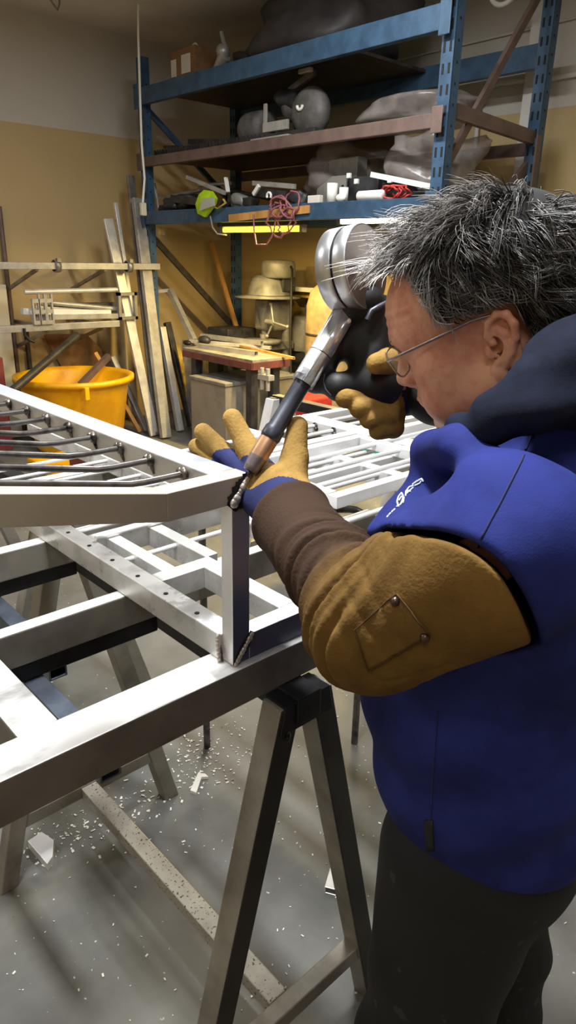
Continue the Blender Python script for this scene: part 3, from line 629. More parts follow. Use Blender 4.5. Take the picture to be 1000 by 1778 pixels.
# second machine: yellow chop saw on a stand
p = V((4.83, 4.95, 0))
t = thing('bandsaw', 'yellow bandsaw with pale top rail behind the drill press', 'saw', p)
mb = MB(); mb.span((p.x-.1, p.y-.22, 0), (p.x+.1, p.y+.22, .75)); obj('stand', mb, 'dark_machine', t, bev=.01)
mb = MB(); mb.lathe((p.x-.0, p.y+.05, .75), (0, 0, 1), [(.13, 0), (.13, .2), (.11, .26), (.11, .32), (0, .33)], 24); obj('gear_housing', mb, 'grey_machine', t)
mb = MB(); mb.span((p.x-.06, p.y-.25, 1.24), (p.x+.08, p.y+.42, 1.29)); mb.prism([(p.x-.12, p.y+.35, 1.05), (p.x-.12, p.y+.2, 1.02), (p.x-.12, p.y+.12, 1.12), (p.x-.12, p.y+.22, 1.2), (p.x-.12, p.y+.38, 1.18)], (.16, 0, 0)); obj('saw_bow', mb, 'machine_yellow', t, bev=.01)
mb = MB(); mb.span((p.x-.14, p.y-.3, 1.3), (p.x-.06, p.y+.25, 1.34)); obj('top_rail', mb, 'white_plastic', t, bev=.004)
mb = MB(); mb.span((p.x-.11, p.y-.3, .9), (p.x-.02, p.y-.12, 1.24)); obj('saw_post', mb, 'dark_machine', t, bev=.008)
# tan pressure tank
p = V((4.45, 4.27, 0)); t = thing('air_tank', 'tan upright air tank behind the silver drum', 'tank', p)
mb = MB(); mb.lathe(p, (0, 0, 1), [(0, .12), (.1, .13), (.2, .2), (.22, .32), (.22, 1.22), (.19, 1.34), (.1, 1.42), (0, 1.43)], 30); obj('tank_shell', mb, 'tank_tan', t)
mb = MB()
for a_ in (0.5, 2.6, 4.7): mb.cyl(p+V((.17*math.cos(a_), .17*math.sin(a_), 0)), p+V((.17*math.cos(a_), .17*math.sin(a_), .25)), .018)
obj('leg', mb, 'dark_machine', t)
mb = MB(); mb.lathe(p+V((0, 0, .98)), (0, 0, 1), [(.222, 0), (.226, .01), (.222, .02)], 30); obj('weld_seam', mb, 'dark_bar', t)
mb = MB(); mb.span((4.93, 4.6, 0), (4.98, 5.1, 1.52)); single('tan_board', mb, 'tank_tan', 'tan board standing on the back wall behind the air tank', 'board', (4.95, 4.85, 0))
a = onx(366, 420, 4.6); b = onx(396, 520, 4.5); mb = MB(); b2 = b+(b-a)*1.4; mb.bar(a, b2, .04, .03); single('broom_stick', mb, 'wood', 'thin wooden stick leaning left of the rear blue post', 'stick', b2)
# red box, teal box
mb = MB(); mb.span((3.75, 3.84, 0), (4.05, 4.12, .56)); single('red_box', mb, 'red_paint', 'red metal box on floor right of the beige bin', 'box', (3.92, 3.92, 0), bev=.012)
mb = MB(); q = onz(715, 705, .45); mb.span((q.x-.2, q.y-.35, 0), (q.x+.2, q.y+.35, .57)); single('teal_bin', mb, 'teal', 'teal plastic bin on floor beyond the right hand', 'bin', (q.x, q.y, 0), bev=.012)
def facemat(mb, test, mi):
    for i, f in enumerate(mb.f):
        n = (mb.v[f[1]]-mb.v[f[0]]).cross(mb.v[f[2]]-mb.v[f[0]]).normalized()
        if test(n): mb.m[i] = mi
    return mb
mat('blue_steel', (120, 128, 142), .35, .7, (90, 98, 112), 9)
mat('speckled_steel', (176, 172, 160), .5, .4, (150, 146, 136), 7, speck=(70, 64, 56), speck_scale=150, speck_t=.62)
mat('weld_bright', (196, 186, 176), .38, .6, (120, 110, 104), 55, 4, .5, .7, .4, 200)
mat('blue_white', (206, 214, 228), .3, .55, (222, 226, 232), 5, 4, .4, .6)
mat('satin_rail', (196, 184, 164), .42, .25, (180, 168, 148), 6, 5, .4, .7, .02, 90)
# ------------------------------------------------------------------ work table: tubes on sawhorses
ZT = 1.022; ZB = .955
wt = thing('work_table', 'welding table of heavy scuffed square tubes on sawhorses', 'table', (.6, 1.0, ZB))
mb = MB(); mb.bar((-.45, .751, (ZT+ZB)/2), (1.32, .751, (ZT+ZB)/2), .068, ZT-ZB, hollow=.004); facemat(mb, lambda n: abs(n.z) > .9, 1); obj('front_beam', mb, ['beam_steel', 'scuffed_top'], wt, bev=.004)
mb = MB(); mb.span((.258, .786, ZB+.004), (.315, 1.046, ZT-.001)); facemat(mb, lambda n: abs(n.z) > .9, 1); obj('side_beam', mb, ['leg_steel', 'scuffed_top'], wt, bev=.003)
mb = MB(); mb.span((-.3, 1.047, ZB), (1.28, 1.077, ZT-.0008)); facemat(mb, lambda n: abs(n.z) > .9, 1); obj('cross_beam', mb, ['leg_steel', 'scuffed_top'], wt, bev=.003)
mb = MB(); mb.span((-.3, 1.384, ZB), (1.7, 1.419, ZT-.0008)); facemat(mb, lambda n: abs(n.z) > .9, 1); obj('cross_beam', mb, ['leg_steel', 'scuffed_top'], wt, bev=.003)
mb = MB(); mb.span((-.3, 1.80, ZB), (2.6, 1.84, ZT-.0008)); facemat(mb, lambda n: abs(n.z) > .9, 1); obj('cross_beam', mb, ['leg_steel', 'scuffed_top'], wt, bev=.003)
mb = MB(); mb.span((-.3, 1.052, ZB-.035), (.64, 1.085, ZB-.001)); obj('support_beam', mb, 'dark_steel', wt, bev=.003, label='black support tube under the pale cross beam')
mb = MB(); mb.span((-.3, 1.39, ZB-.035), (.64, 1.424, ZB-.001)); obj('support_beam', mb, 'dark_steel', wt, bev=.003, label='black support tube under the pale cross beam')
mb = MB(); mb.bar((.387, .79, .897), (.387, 1.08, .897), .036, .045, hollow=.004); obj('lower_tube', mb, 'blue_steel', wt, bev=.002)
mb = MB(); mb.bar((.447, 1.09, .897), (.447, 1.42, .897), .036, .045, hollow=.004); obj('lower_tube', mb, 'blue_steel', wt, bev=.002)

for y_, xa, xb in ((.93, 1.3, 2.0), (1.62, 1.0, 2.7)):
    mb = MB(); mb.span((xa, y_, ZB+.005), (xb, y_+.05, ZT-.0008)); obj('support_beam', mb, 'dark_steel', wt, bev=.003, label='black support tube under the railing panels')
def sawhorse(xc, y0, y1, top, spread, m_leg, lab, grp=None, plate=True, w=.046, dark=False):
    t = thing('sawhorse', lab, 'sawhorse', (xc, (y0+y1)/2, 0), grp)
    mb = MB(); mb.span((xc-.026, y0-.03, top-.052), (xc+.026, y1+.03, top-.001)); obj('ridge', mb, 'dark_steel', t, bev=.003)
    for y in (y0, y1):
        for s in (-1, 1):
            a = V((xc+s*.034, y, top-.012)); b = V((xc+s*spread, y, 0.0)); d = (b-a).normalized()
            mb = MB(); d_, s_, u_ = frame_of(d, (0, 1, 0)); mb.bar(a, b, w, w, up=(0, 1, 0)); 
            for p in mb.v:
                if p.z < .05: p += d*((0.0-p.z)/d.z)
                elif p.z > top-.05: p += d*((top-.012-p.z)/d.z)
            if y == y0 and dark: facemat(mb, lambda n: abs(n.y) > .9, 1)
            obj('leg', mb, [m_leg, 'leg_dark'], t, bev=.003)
        if plate:
            mb = MB(); mb.prism([(xc-.06, y-.026, top-.06), (xc+.06, y-.026, top-.06), (xc+.05, y-.026, top-.008), (xc-.05, y-.026, top-.008)], (0, .052, 0)); obj('apex_plate', mb, 'dark_steel', t, bev=.002)
        k = .19; xs = spread-(spread-.034)*k/top
        mb = MB(); mb.bar((xc-xs+.005, y, k), (xc+xs-.005, y, k), .036, .04); obj('crossbar', mb, 'leg_steel', t, bev=.003)
    mb = MB(); mb.bar((xc-.01, y0+.019, .19), (xc-.01, y1-.019, .19), .046, .036); obj('stretcher', mb, 'speckled_steel', t, bev=.003)
    return t
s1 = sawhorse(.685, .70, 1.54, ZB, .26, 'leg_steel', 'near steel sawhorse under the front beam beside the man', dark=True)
p = ony(500, 1279, .675); mb = MB(); mb.ball(p, .009, 12, 0, (.6, .5, 1.2)); obj('bolt', mb, 'weld', s1)
sawhorse(.80, 1.83, 2.65, ZB, .31, 'leg_steel', 'far sawhorse standing behind the second cross beam')
sawhorse(2.35, 1.75, 2.6, ZB, .3, 'bright_aluminium', 'pale sawhorse beyond the right hand under the far frame', w=.06)
mb = MB(); z = .9
pts = [V((1.17, 1.64, 0)), V((1.17, 1.64, z-.08))]+arc(V((1.17, 1.64, z-.08))+V((.05, -.04, 0)), .064, math.pi, math.pi/2, 5, V((.78, -.62, 0)), (0, 0, 1))[1:]+arc(V((1.577, 1.317, z-.08))-V((.05, -.04, 0)), .064, math.pi/2, 0, 5, V((.78, -.62, 0)), (0, 0, 1))+[V((1.577, 1.317, 0))]
mb.path(pts, .012, 10); single('tube_stand', mb, 'rod_steel', 'thin bent tube stand on floor between the sawhorse legs', 'stand', (1.37, 1.48, 0))

# ------------------------------------------------------------------ the welded railing frame
rf = thing('balustrade', 'aluminium railing frame being welded at its corner post', 'railing', (.59, .745, ZT))
YP0, YP1 = .731, .765; PX0, PX1 = .574, .607; ZU0, ZU1 = 1.287, 1.327; ZL1 = ZT+.045
bx = .467; sl = .045/.21
def heat_mat():
    m = bpy.data.materials.new('heat_post'); m.use_nodes = True; nt = m.node_tree; N = nt.nodes; L = nt.links; b = N['Principled BSDF']
    b.inputs['Metallic'].default_value = .2; b.inputs['Roughness'].default_value = .38
    g = N.new('ShaderNodeNewGeometry'); sp = N.new('ShaderNodeSeparateXYZ'); L.new(g.outputs['Position'], sp.inputs[0])
    n = N.new('ShaderNodeTexNoise'); n.inputs['Scale'].default_value = 14; n.inputs['Detail'].default_value = 5; L.new(g.outputs['Position'], n.inputs['Vector'])
    a = N.new('ShaderNodeMath'); a.operation = 'MULTIPLY_ADD'; a.inputs[1].default_value = .1; L.new(n.outputs['Fac'], a.inputs[0]); L.new(sp.outputs['Z'], a.inputs[2])
    r = N.new('ShaderNodeMapRange'); r.inputs['From Min'].default_value = ZT+.03; r.inputs['From Max'].default_value = ZU1+.06; L.new(a.outputs[0], r.inputs['Value'])
    cr = N.new('ShaderNodeValToRGB'); e = cr.color_ramp.elements; e[0].position = 0; e[0].color = lin((66, 66, 80)); e[1].position = 1; e[1].color = lin((150, 138, 128))
    q = e.new(.38); q.color = lin((84, 84, 102)); q = e.new(.55); q.color = lin((136, 122, 114))
    L.new(r.outputs['Result'], cr.inputs['Fac']); L.new(cr.outputs['Color'], b.inputs['Base Color']); MATS['heat_post'] = m
heat_mat()
mb = MB(); mb.prism([(PX0, YP0, ZT+.001), (PX1, YP0, ZT+.001), (PX1, YP0, ZU1), (PX0, YP0, ZU0)], (0, .027, 0)); facemat(mb, lambda n: abs(n.y) > .9, 1)
obj('post', mb, ['bright_aluminium', 'heat_post'], rf, bev=.0015)
mb = MB(); mb.prism([(PX0, YP0, ZU0), (PX1, YP0, ZU1), (bx, YP0, ZU1), (bx, YP0, ZU0)], (0, .034, 0))
mb.prism([(bx, YP0, ZU0), (bx, YP0, ZU1), (bx-.75, YP0, ZU1+.75*sl), (bx-.75, YP0, ZU0+.75*sl)], (0, .034, 0)); obj('top_rail', mb, 'satin_rail', rf, bev=.0012)
E0, E1 = .560, .606; YE = 2.3
mb = MB(); mb.span((E0, YP1+.001, ZU0), (E1, YE, ZU1)); facemat(mb, lambda n: abs(n.x) > .9, 1); obj('end_rail', mb, ['blue_white', 'aluminium'], rf, bev=.0015)
mb = MB(); mb.prism([(E1, YE, ZU0), (E1, YE, ZU1), (bx, YE, ZU1), (bx-.75, YE, ZU1+.75*sl), (bx-.75, YE, ZU0+.75*sl), (bx, YE, ZU0)], (0, .034, 0)); obj('top_rail', mb, 'satin_rail', rf, bev=.0012)
zr = 1.3145
for k in range(15):
    y = .823+.0915*k
    mb = MB(); a = V((E0+.002, y, zr)); b = V((bx+.01, y, zr)); c = V((bx-.74, y, zr+.73*sl))
    mb.path([a, a+(b-a)*.5, b+V((.012, 0, .0004)), b+V((-.012, 0, .0022)), b+(c-b)*.5, c], .0062, 10, flat=.8); r_ = obj('rod', mb, 'rod_steel', rf)
    mb = MB(); mb.ball(V((E0-.004, y, zr)), .0105, 12, 0, (.55, 1, 1)); 
    for s_ in (-1, 1): mb.ball(V((E0-.006, y+s_*.006, zr+.003)), .006, 8)
    mb.path([V((E0-.003, y, zr)), V((E0-.0025, y-.003, zr-.012)), V((E0-.0015, y-.006, zr-.022))], .003, 8, rad=[.0038, .003, .0012])  # dark tail stands in for the rod's reflection in the rail face
    obj('rod_weld', mb, 'weld', r_)
# lower part
RX0, RX1 = .569, .607
mb = MB(); mb.span((RX0, .758, ZT+.0005), (RX1, YE, ZL1)); 
o = obj('bottom_rail', mb, 'scuffed', rf, bev=.0015)
mb = MB()
for k in range(15): mb.cyl((.584, .838+.0915*k, ZL1+.0002), (.584, .838+.0915*k, ZL1+.001), .0042, n=12)
obj('drill_hole', mb, 'dark_void', o)
mb = MB(); mb.prism([(PX1, YP0, ZT+.0005), (PX1+.0, YP0, ZL1), (.78, YP0, ZL1), (1.0, YP0, ZL1), (1.0, YP0, ZT+.0005)], (0, .034, 0)); facemat(mb, lambda n: abs(n.y) > .9, 1); obj('front_rail', mb, ['scuffed', 'heat_post'], rf, bev=.0015)
def rail(p0, p1, par, nm='cross_rail', w=.036, h=None, m='scuffed'):
    h = (ZL1-ZT-.001) if h is None else h
    mb = MB(); mb.bar(p0, p1, w, h, up=(0, 0, 1)); return obj(nm, mb, m, par, bev=.0015)
zl = (ZT+ZL1)/2
rail((RX1, .995, zl), (.70, .995, zl), rf); rail((.718, .766, zl), (.718, 1.013, zl), rf); rail((RX1, 1.24, zl), (.96, 1.24, zl), rf)
rail((.645, 1.014, zl), (.645, 1.222, zl), rf, w=.028); rail((.745, 1.014, zl), (.745, 1.222, zl), rf, w=.03); rail((.945, .766, zl), (.945, YE, zl), rf)
for y in (1.118, 1.172, 1.31, 1.40, 1.49, 1.58, 1.67, 1.76, 1.85):
    if y == 1.172: continue
    mb = MB(); mb.cyl((RX1-.002, y, 1.056), (.93, y, 1.056), .0052, n=10); obj('rod', mb, 'bright_aluminium', rf)
mb = MB(); mb.cyl((RX1-.002, 1.217, 1.0735), (.93, 1.217, 1.0735), .0052, n=10); obj('rod', mb, 'bright_aluminium', rf)
# weld beads with soot
def bead(a, b, r, n, lab, sootn, off, seed):
    a, b, off = V(a), V(b), V(off); rr = random.Random(seed); mb = MB(); d = (b-a)
    for i in range(n):
        p = a+d*(i/(n-1)); k = r*(.8+.35*rr.random()); mb.ball(p+off*(k*.25), k, 12, 0, (1, .55, 1))
    o = obj('weld_bead', mb, 'weld_bright', rf, label=lab)
def soot(a, b, w, seed, nrm):
    a, b, nrm = V(a), V(b), V(nrm); d = (b-a).normalized(); s = d.cross(nrm).normalized(); rr = random.Random(seed); n = 18; L_ = []; R_ = []
    for i in range(n+1):
        t = i/n; q = w*(.45+.75*math.sin(math.pi*min(1, max(0, t*.9+.05)))**.5)*(.85+.3*rr.random()); p = a+(b-a)*t
        L_.append(p+s*q); R_.append(p-s*q*(.6+.2*rr.random()))
    mb = MB(); pts = L_+R_[::-1]; mb.prism(pts, nrm*.0006); obj('soot_mark', mb, 'soot', rf)
FY = YP0-.0007
soot((PX0-.004, FY, ZU0-.003), (PX1+.0, FY, ZU1-.002), .017, 4, (0, -1, 0))
bead((PX0+.002, YP0-.0015, ZU0+.003), (PX1-.001, YP0-.0015, ZU1-.002), .0068, 8, 'lumpy silver weld bead at the top corner', 0, (0, -1, 0), 2)
soot((PX0+.002, FY, ZT+.002), (PX1+.004, FY, ZL1+.004), .0085, 7, (0, -1, 0))
bead((PX0+.004, YP0-.0015, ZT+.004), (PX1+.002, YP0-.0015, ZL1-.001), .0048, 9, 'dark weld bead at the foot of the post', 0, (0, -1, 0), 3)
soot((RX0-.0006, .752, ZT+.002), (RX0-.0006, .762, ZL1-.008), .005, 9, (-1, 0, 0))
bead((RX0-.001, .755, ZT+.006), (RX0-.001, .758, ZL1-.002), .005, 6, 'small weld bead beside the post foot', 0, (-1, 0, 0), 5)

# ------------------------------------------------------------------ more frames lying on the table
def frame(lab, xr, yr, rails_x, rails_y, rods, z0, h=.044, w=.038, m='bright_aluminium'):
    zc = z0+h/2
    t = thing('balustrade', lab, 'railing', ((xr[0]+xr[1])/2, (yr[0]+yr[1])/2, z0), 'railing frames lying on the table')
    for (y, a, b) in rails_x: rail((a, y, zc), (b, y, zc), t, 'cross_rail', w, h, m)
    for (x, a, b) in rails_y: rail((x, a, zc), (x, b, zc), t, 'side_rail', w, h, m)
    for (y, a, b) in rods:
        mb = MB(); mb.cyl((a, y, z0+h*.72), (b, y, z0+h*.72), .0068, n=10); r_ = obj('rod', mb, m, t)
        mb = MB(); mb.ball((b-.004, y, z0+h*.72), .012, 10, 0, (.6, 1, 1)); mb.ball((b-.006, y-.008, z0+h*.5), .008, 8); obj('rod_weld', mb, 'weld', r_)
    return t
g = .0195
frame('wide bright railing frame lying flat between the left glove and the jacket', (1.02, 1.76), (.8, 1.83), [(.82, 1.0, 1.72), (1.267, 1.06, 1.441), (1.267, 1.48, 1.72), (1.53, 1.06, 1.441), (1.53, 1.48, 1.72)], [(1.04, .84, 1.81), (1.461, .84, 1.81), (1.74, .80, 1.83)],
      [(y, 1.06, 1.722) for y in (.90, .99, 1.09, 1.185, 1.36, 1.45, 1.62, 1.71)], ZT+.0006)
frame('far bright railing frame lying flat behind the right hand', (1.78, 2.9), (1.3, 1.83), [(1.81, 1.765, 2.9), (1.56, 1.80, 2.86), (1.30, 1.80, 2.86)], [(1.782, 1.28, 1.79), (2.25, 1.32, 1.79), (2.88, 1.28, 1.79)], [(y, 1.80, 2.86) for y in (1.385, 1.47, 1.645, 1.73)], ZT+.0006)
frame('upper bright frame stacked askew on the wide flat frame', (1.1, 1.7), (1.0, 1.5), [(1.05, 1.12, 2.1), (1.40, 1.12, 2.1)], [(1.14, 1.07, 1.38), (1.60, 1.07, 1.38), (2.08, 1.07, 1.38)], [(y, 1.16, 2.06) for y in (1.14, 1.23, 1.32)], ZT+.0455, h=.03, w=.03)

# ------------------------------------------------------------------ floor scraps
q = onz(71, 1472, .0); mb = MB(); pts = [onz(*k, .028) for k in ((48, 1460), (72, 1444), (93, 1458), (91, 1487), (82, 1500))]
mb.prism([p-V((0, 0, .0275)) for p in pts], (0, 0, .0275)); single('tube_offcut', mb, 'bright_aluminium', 'pale five sided aluminium offcut lying on floor at left', 'offcut', q, bev=.001)
mb = MB(); P = [onz(*k, .012) for k in ((330, 1372), (344, 1341), (356, 1343), (362, 1348), (350, 1349), (341, 1376))]; mb.prism([p-V((0, 0, .0115)) for p in P], (0, 0, .0115)); single('angle_offcut', mb, 'white_plastic', 'small white bent offcut on floor behind the sawhorse', 'offcut', onz(345, 1358, 0), bev=.001)
mb = MB(); a = onz(574, 1548, .012); b = onz(588, 1497, .012); mb.bar(a, b, .034, .023, hollow=.003); single('square_tube_offcut', mb, 'aluminium', 'short square tube offcut on floor between the sawhorse legs', 'offcut', (a+b)/2, bev=.001)
mb = MB(); a = onz(940, 1545, .02); b = onz(1040, 1425, .02); mb.bar(a, b, .05, .04, hollow=.003); single('floor_tube', mb, 'bright_aluminium', 'bright square tube lying on the floor behind the man', 'tube', (a+b)/2, bev=.002)
mb = MB(); rr = random.Random(21)
def chip(x, y, s):
    a = rr.random()*6.28; c, s_ = math.cos(a), math.sin(a); w, l = s*rr.uniform(.3, .8), s*rr.uniform(.6, 1.6); z = .0006
    vs = [V((x+c*u*l-s_*v*w, y+s_*u*l+c*v*w, z+(.0015*rr.random() if k > 1 else 0))) for k, (u, v) in enumerate(((-1, -1), (1, -1), (1, 1), (-1, 1)))]
    mb.add([p+V((0, 0, .0)) for p in vs]+[p+V((0, 0, .0016)) for p in vs], [(4, 5, 6, 7), (0, 1, 5, 4), (1, 2, 6, 5), (2, 3, 7, 6), (3, 0, 4, 7), (3, 2, 1, 0)])
for i in range(520):
    x, y = rr.uniform(.3, 1.9), rr.uniform(.45, 1.9); chip(x, y, rr.uniform(.0012, .0035))
for i in range(260):
    k = rr.random(); p = onz(60+300*k+rr.gauss(0, 28), 1480-150*k+rr.gauss(0, 22), 0); chip(p.x, p.y, rr.uniform(.0015, .005))
for i in range(120):
    p = onz(rr.gauss(375, 45), rr.gauss(1300, 25), 0); chip(p.x, p.y, rr.uniform(.0015, .004))
o = single('metal_swarf', mb, 'white_plastic', 'bright aluminium chips scattered over the concrete floor', 'swarf', (.9, 1.2, 0)); o['kind'] = 'stuff'
# ------------------------------------------------------------------ signed-distance modelling for soft shapes
def A(*v): return np.array(v, dtype=np.float64)
def s_sph(P, c, r): return np.linalg.norm(P-A(*c), axis=1)-r
def s_ell(P, c, r, R=None):
    q = P-A(*c)
    if R is not None: q = q @ np.asarray(R)
    r = A(*r); k0 = np.linalg.norm(q/r, axis=1); k1 = np.linalg.norm(q/(r*r), axis=1)
    return k0*(k0-1)/np.maximum(k1, 1e-9)
def s_cap(P, a, b, ra, rb=None, want_t=False):
    rb = ra if rb is None else rb
    a, b = A(*a), A(*b); d = b-a; t = np.clip(((P-a) @ d)/max(d @ d, 1e-12), 0, 1)
    s = np.linalg.norm(P-a-t[:, None]*d, axis=1)-(ra+(rb-ra)*t)
    return (s, t) if want_t else s
def s_box(P, c, half, r, R=None):
    q = P-A(*c)
    if R is not None: q = q @ np.asarray(R)
    q = np.abs(q)-(A(*half)-r)
    return np.linalg.norm(np.maximum(q, 0), axis=1)+np.minimum(q.max(axis=1), 0)-r
def smin(a, b, k):
    h = np.clip(.5+.5*(b-a)/k, 0, 1); return b+(a-b)*h-k*h*(1-h)
def smax(a, b, k): return -smin(-a, -b, k)
def chain(P, pts, k=.01):
    d = None
    for (a, ra), (b, rb) in zip(pts[:-1], pts[1:]):
        e = s_cap(P, a, b, ra, rb); d = e if d is None else smin(d, e, k)
    return d
def surfnet(f, lo, hi, h):
    lo, hi = A(*lo), A(*hi); B = 4
    nb = np.ceil((hi-lo)/(h*B)).astype(int)+1; n = nb*B
    gi = np.stack(np.meshgrid(*[np.arange(k) for k in nb], indexing='ij'), -1).reshape(-1, 3)
    Dc = f(lo+(gi*B+(B-1)/2)*h)
    near = np.abs(Dc) < B*h*1.9
    D = np.repeat(np.repeat(np.repeat(Dc.reshape(nb), B, 0), B, 1), B, 2)
    blk = gi[near]; off = np.stack(np.meshgrid(*[np.arange(B)]*3, indexing='ij'), -1).reshape(-1, 3)
    idx = (blk[:, None, :]*B+off[None]).reshape(-1, 3)
    out = np.empty(len(idx))
    for i in range(0, len(idx), 400000): out[i:i+400000] = f(lo+idx[i:i+400000]*h)
    D[idx[:, 0], idx[:, 1], idx[:, 2]] = out
    S = D < 0
    c = [(i, j, k) for i in (0, 1) for j in (0, 1) for k in (0, 1)]
    def sl(a, o): return a[o[0]:n[0]-1+o[0], o[1]:n[1]-1+o[1], o[2]:n[2]-1+o[2]]
    cnt = sum(sl(S, o).astype(np.int8) for o in c); act = (cnt > 0) & (cnt < 8)
    ci = np.argwhere(act); m = len(ci)
    acc = np.zeros((m, 3)); w = np.zeros(m)
    for a in range(8):
        for b in range(a+1, 8):
            oa, ob = A(*c[a]), A(*c[b])
            if np.abs(oa-ob).sum() != 1: continue
            ia, ib = ci+oa.astype(int), ci+ob.astype(int)
            da, db = D[ia[:, 0], ia[:, 1], ia[:, 2]], D[ib[:, 0], ib[:, 1], ib[:, 2]]
            x = (da < 0) != (db < 0); t = np.where(x, da/np.where(x, da-db, 1), 0)
            acc += np.where(x[:, None], oa+(ob-oa)*t[:, None], 0); w += x
    vs = lo+(ci+acc/w[:, None])*h
    ids = -np.ones(act.shape, dtype=np.int64); ids[act] = np.arange(m)
    quads = []
    for ax in range(3):
        o = [0, 0, 0]; o[ax] = 1; u, v = [(1, 2), (2, 0), (0, 1)][ax]
        s0 = S[:-1, :-1, :-1]; s1 = S[o[0]:n[0]-1+o[0], o[1]:n[1]-1+o[1], o[2]:n[2]-1+o[2]]
        e = np.argwhere(s0 != s1); e = e[(e[:, u] > 0) & (e[:, v] > 0)]
        inside = s0[e[:, 0], e[:, 1], e[:, 2]]
        def g(du, dv):
            q = e.copy(); q[:, u] -= du; q[:, v] -= dv; return ids[q[:, 0], q[:, 1], q[:, 2]]
        Q = np.stack([g(1, 1), g(0, 1), g(0, 0), g(1, 0)], 1)
        Q[~inside] = Q[~inside][:, ::-1]; quads.append(Q)
    Q = np.concatenate(quads); Q = Q[(Q >= 0).all(1)]
    return vs, Q
def np_obj(name, vs, Q, mats, parent=None, loc=None, mi=None, label=None, tone=None):
    base = world_loc(parent) if parent is not None else (V(loc) if loc is not None else V((0, 0, 0)))
    me = bpy.data.meshes.new(name); vs = np.asarray(vs)-A(*base); k = Q.shape[1]
    me.vertices.add(len(vs)); me.vertices.foreach_set('co', vs.astype(np.float32).ravel())
    me.loops.add(Q.size); me.loops.foreach_set('vertex_index', Q.astype(np.int32).ravel())
    me.polygons.add(len(Q)); me.polygons.foreach_set('loop_start', np.arange(0, Q.size, k, dtype=np.int32))
    if mi is not None: me.polygons.foreach_set('material_index', np.asarray(mi, dtype=np.int32))
    me.update(calc_edges=True); me.polygons.foreach_set('use_smooth', np.ones(len(Q), dtype=bool))
    if tone is not None:
        at = me.color_attributes.new('tone', 'FLOAT_COLOR', 'POINT')
        at.data.foreach_set('color', np.concatenate([tone, np.ones((len(tone), 1))], 1).astype(np.float32).ravel())
    o = link(name, me, mats, parent, loc)
    if label: o['label'] = label
    return o
def trace(f, u, v, t0=.3, t1=1.6):
    """first point of a surface met along a sight line"""
    d = sight(u, v); e = A(*EYE); dn = A(*d); L = np.linalg.norm(dn); t = t0
    for _ in range(200):
        s = f((e+dn*t)[None])[0]
        if s < 1e-4: break
        t += max(s*.7, 2e-4)/L
        if t > t1: return None
    p = e+dn*t; h = 1e-3
    g = A(*[f((p+A(*[h if i == j else 0 for j in range(3)]))[None])[0]-f((p-A(*[h if i == j else 0 for j in range(3)]))[None])[0] for i in range(3)])
    return V(p), V(g).normalized()
def D3(u, v, t): return tuple(dep(u, v, t))
# ------------------------------------------------------------------ the man
mat('skin', (212, 156, 128), .48, 0, (192, 126, 102), 26, 5, .42, .62, .12, 420, spec=.4)
mat('jacket_blue', (36, 46, 114), .85, 0, (29, 37, 96), 14, 4, bump=.12, bscale=500, spec=.2)
mat('hood_navy', (24, 29, 46), .9, 0, (18, 22, 36), 30, 4, bump=.1, bscale=400, spec=.15)
mat('seam_navy', (22, 28, 84), .8)
mat('pants_black', (19, 22, 24), .85, 0, (16, 18, 20), 9, 6, bump=.12, bscale=500, speck=(44, 48, 50), speck_scale=30, speck_t=.68)
mat('suede', (122, 93, 48), .9, 0, (92, 69, 34), 11, 8, .38, .66, .25, 260, spec=.15)
mat('suede_dark', (82, 62, 46), .8, 0, (58, 44, 36), 9, 7, .36, .66, .22, 240, spec=.15)
mat('glove_yellow', (168, 134, 72), .85, 0, (122, 96, 50), 16, 6, .36, .66, .3, 240, spec=.15)
mat('glove_blue', (24, 34, 90), .85, 0, (17, 24, 62), 12, 5, .4, .7, .15, 400)
mat('sleeve_black', (40, 38, 40), .8, 0, (30, 28, 30), 12)
mat('rivet', (92, 76, 70), .35, .9)
mat('frame_metal', (170, 160, 152), .28, .9)
mat('lens', (235, 240, 240), .05, alpha=.14, spec=.8)
mat('logo_white', (214, 222, 236), .6)
mat('hair_cap', (30, 28, 28), .9, 0, (20, 19, 19), 60, 4)
def hair_mat():
    m = bpy.data.materials.new('hair_strand'); m.use_nodes = True; nt = m.node_tree; b = nt.nodes['Principled BSDF']
    a = nt.nodes.new('ShaderNodeVertexColor'); a.layer_name = 'tone'; nt.links.new(a.outputs['Color'], b.inputs['Base Color'])
    b.inputs['Roughness'].default_value = .42; b.inputs['Specular IOR Level'].default_value = .5; MATS['hair_strand'] = m
hair_mat()
# body frame
TC = A(.765, .385, 0.0); BYAW = math.radians(112)
BF = A(math.cos(BYAW), math.sin(BYAW), 0); BL = A(-math.sin(BYAW), math.cos(BYAW), 0)
def bw(f, l, z): return tuple(TC+BF*f+BL*l+A(0, 0, z))
def to_body(P):
    q = P-TC; return np.stack([q @ BF, q @ BL, q[:, 2]], 1)
man = thing('person', 'man in blue welding jacket, glasses and leather sleeves bending over the frame', 'person', (TC[0], TC[1], 0))

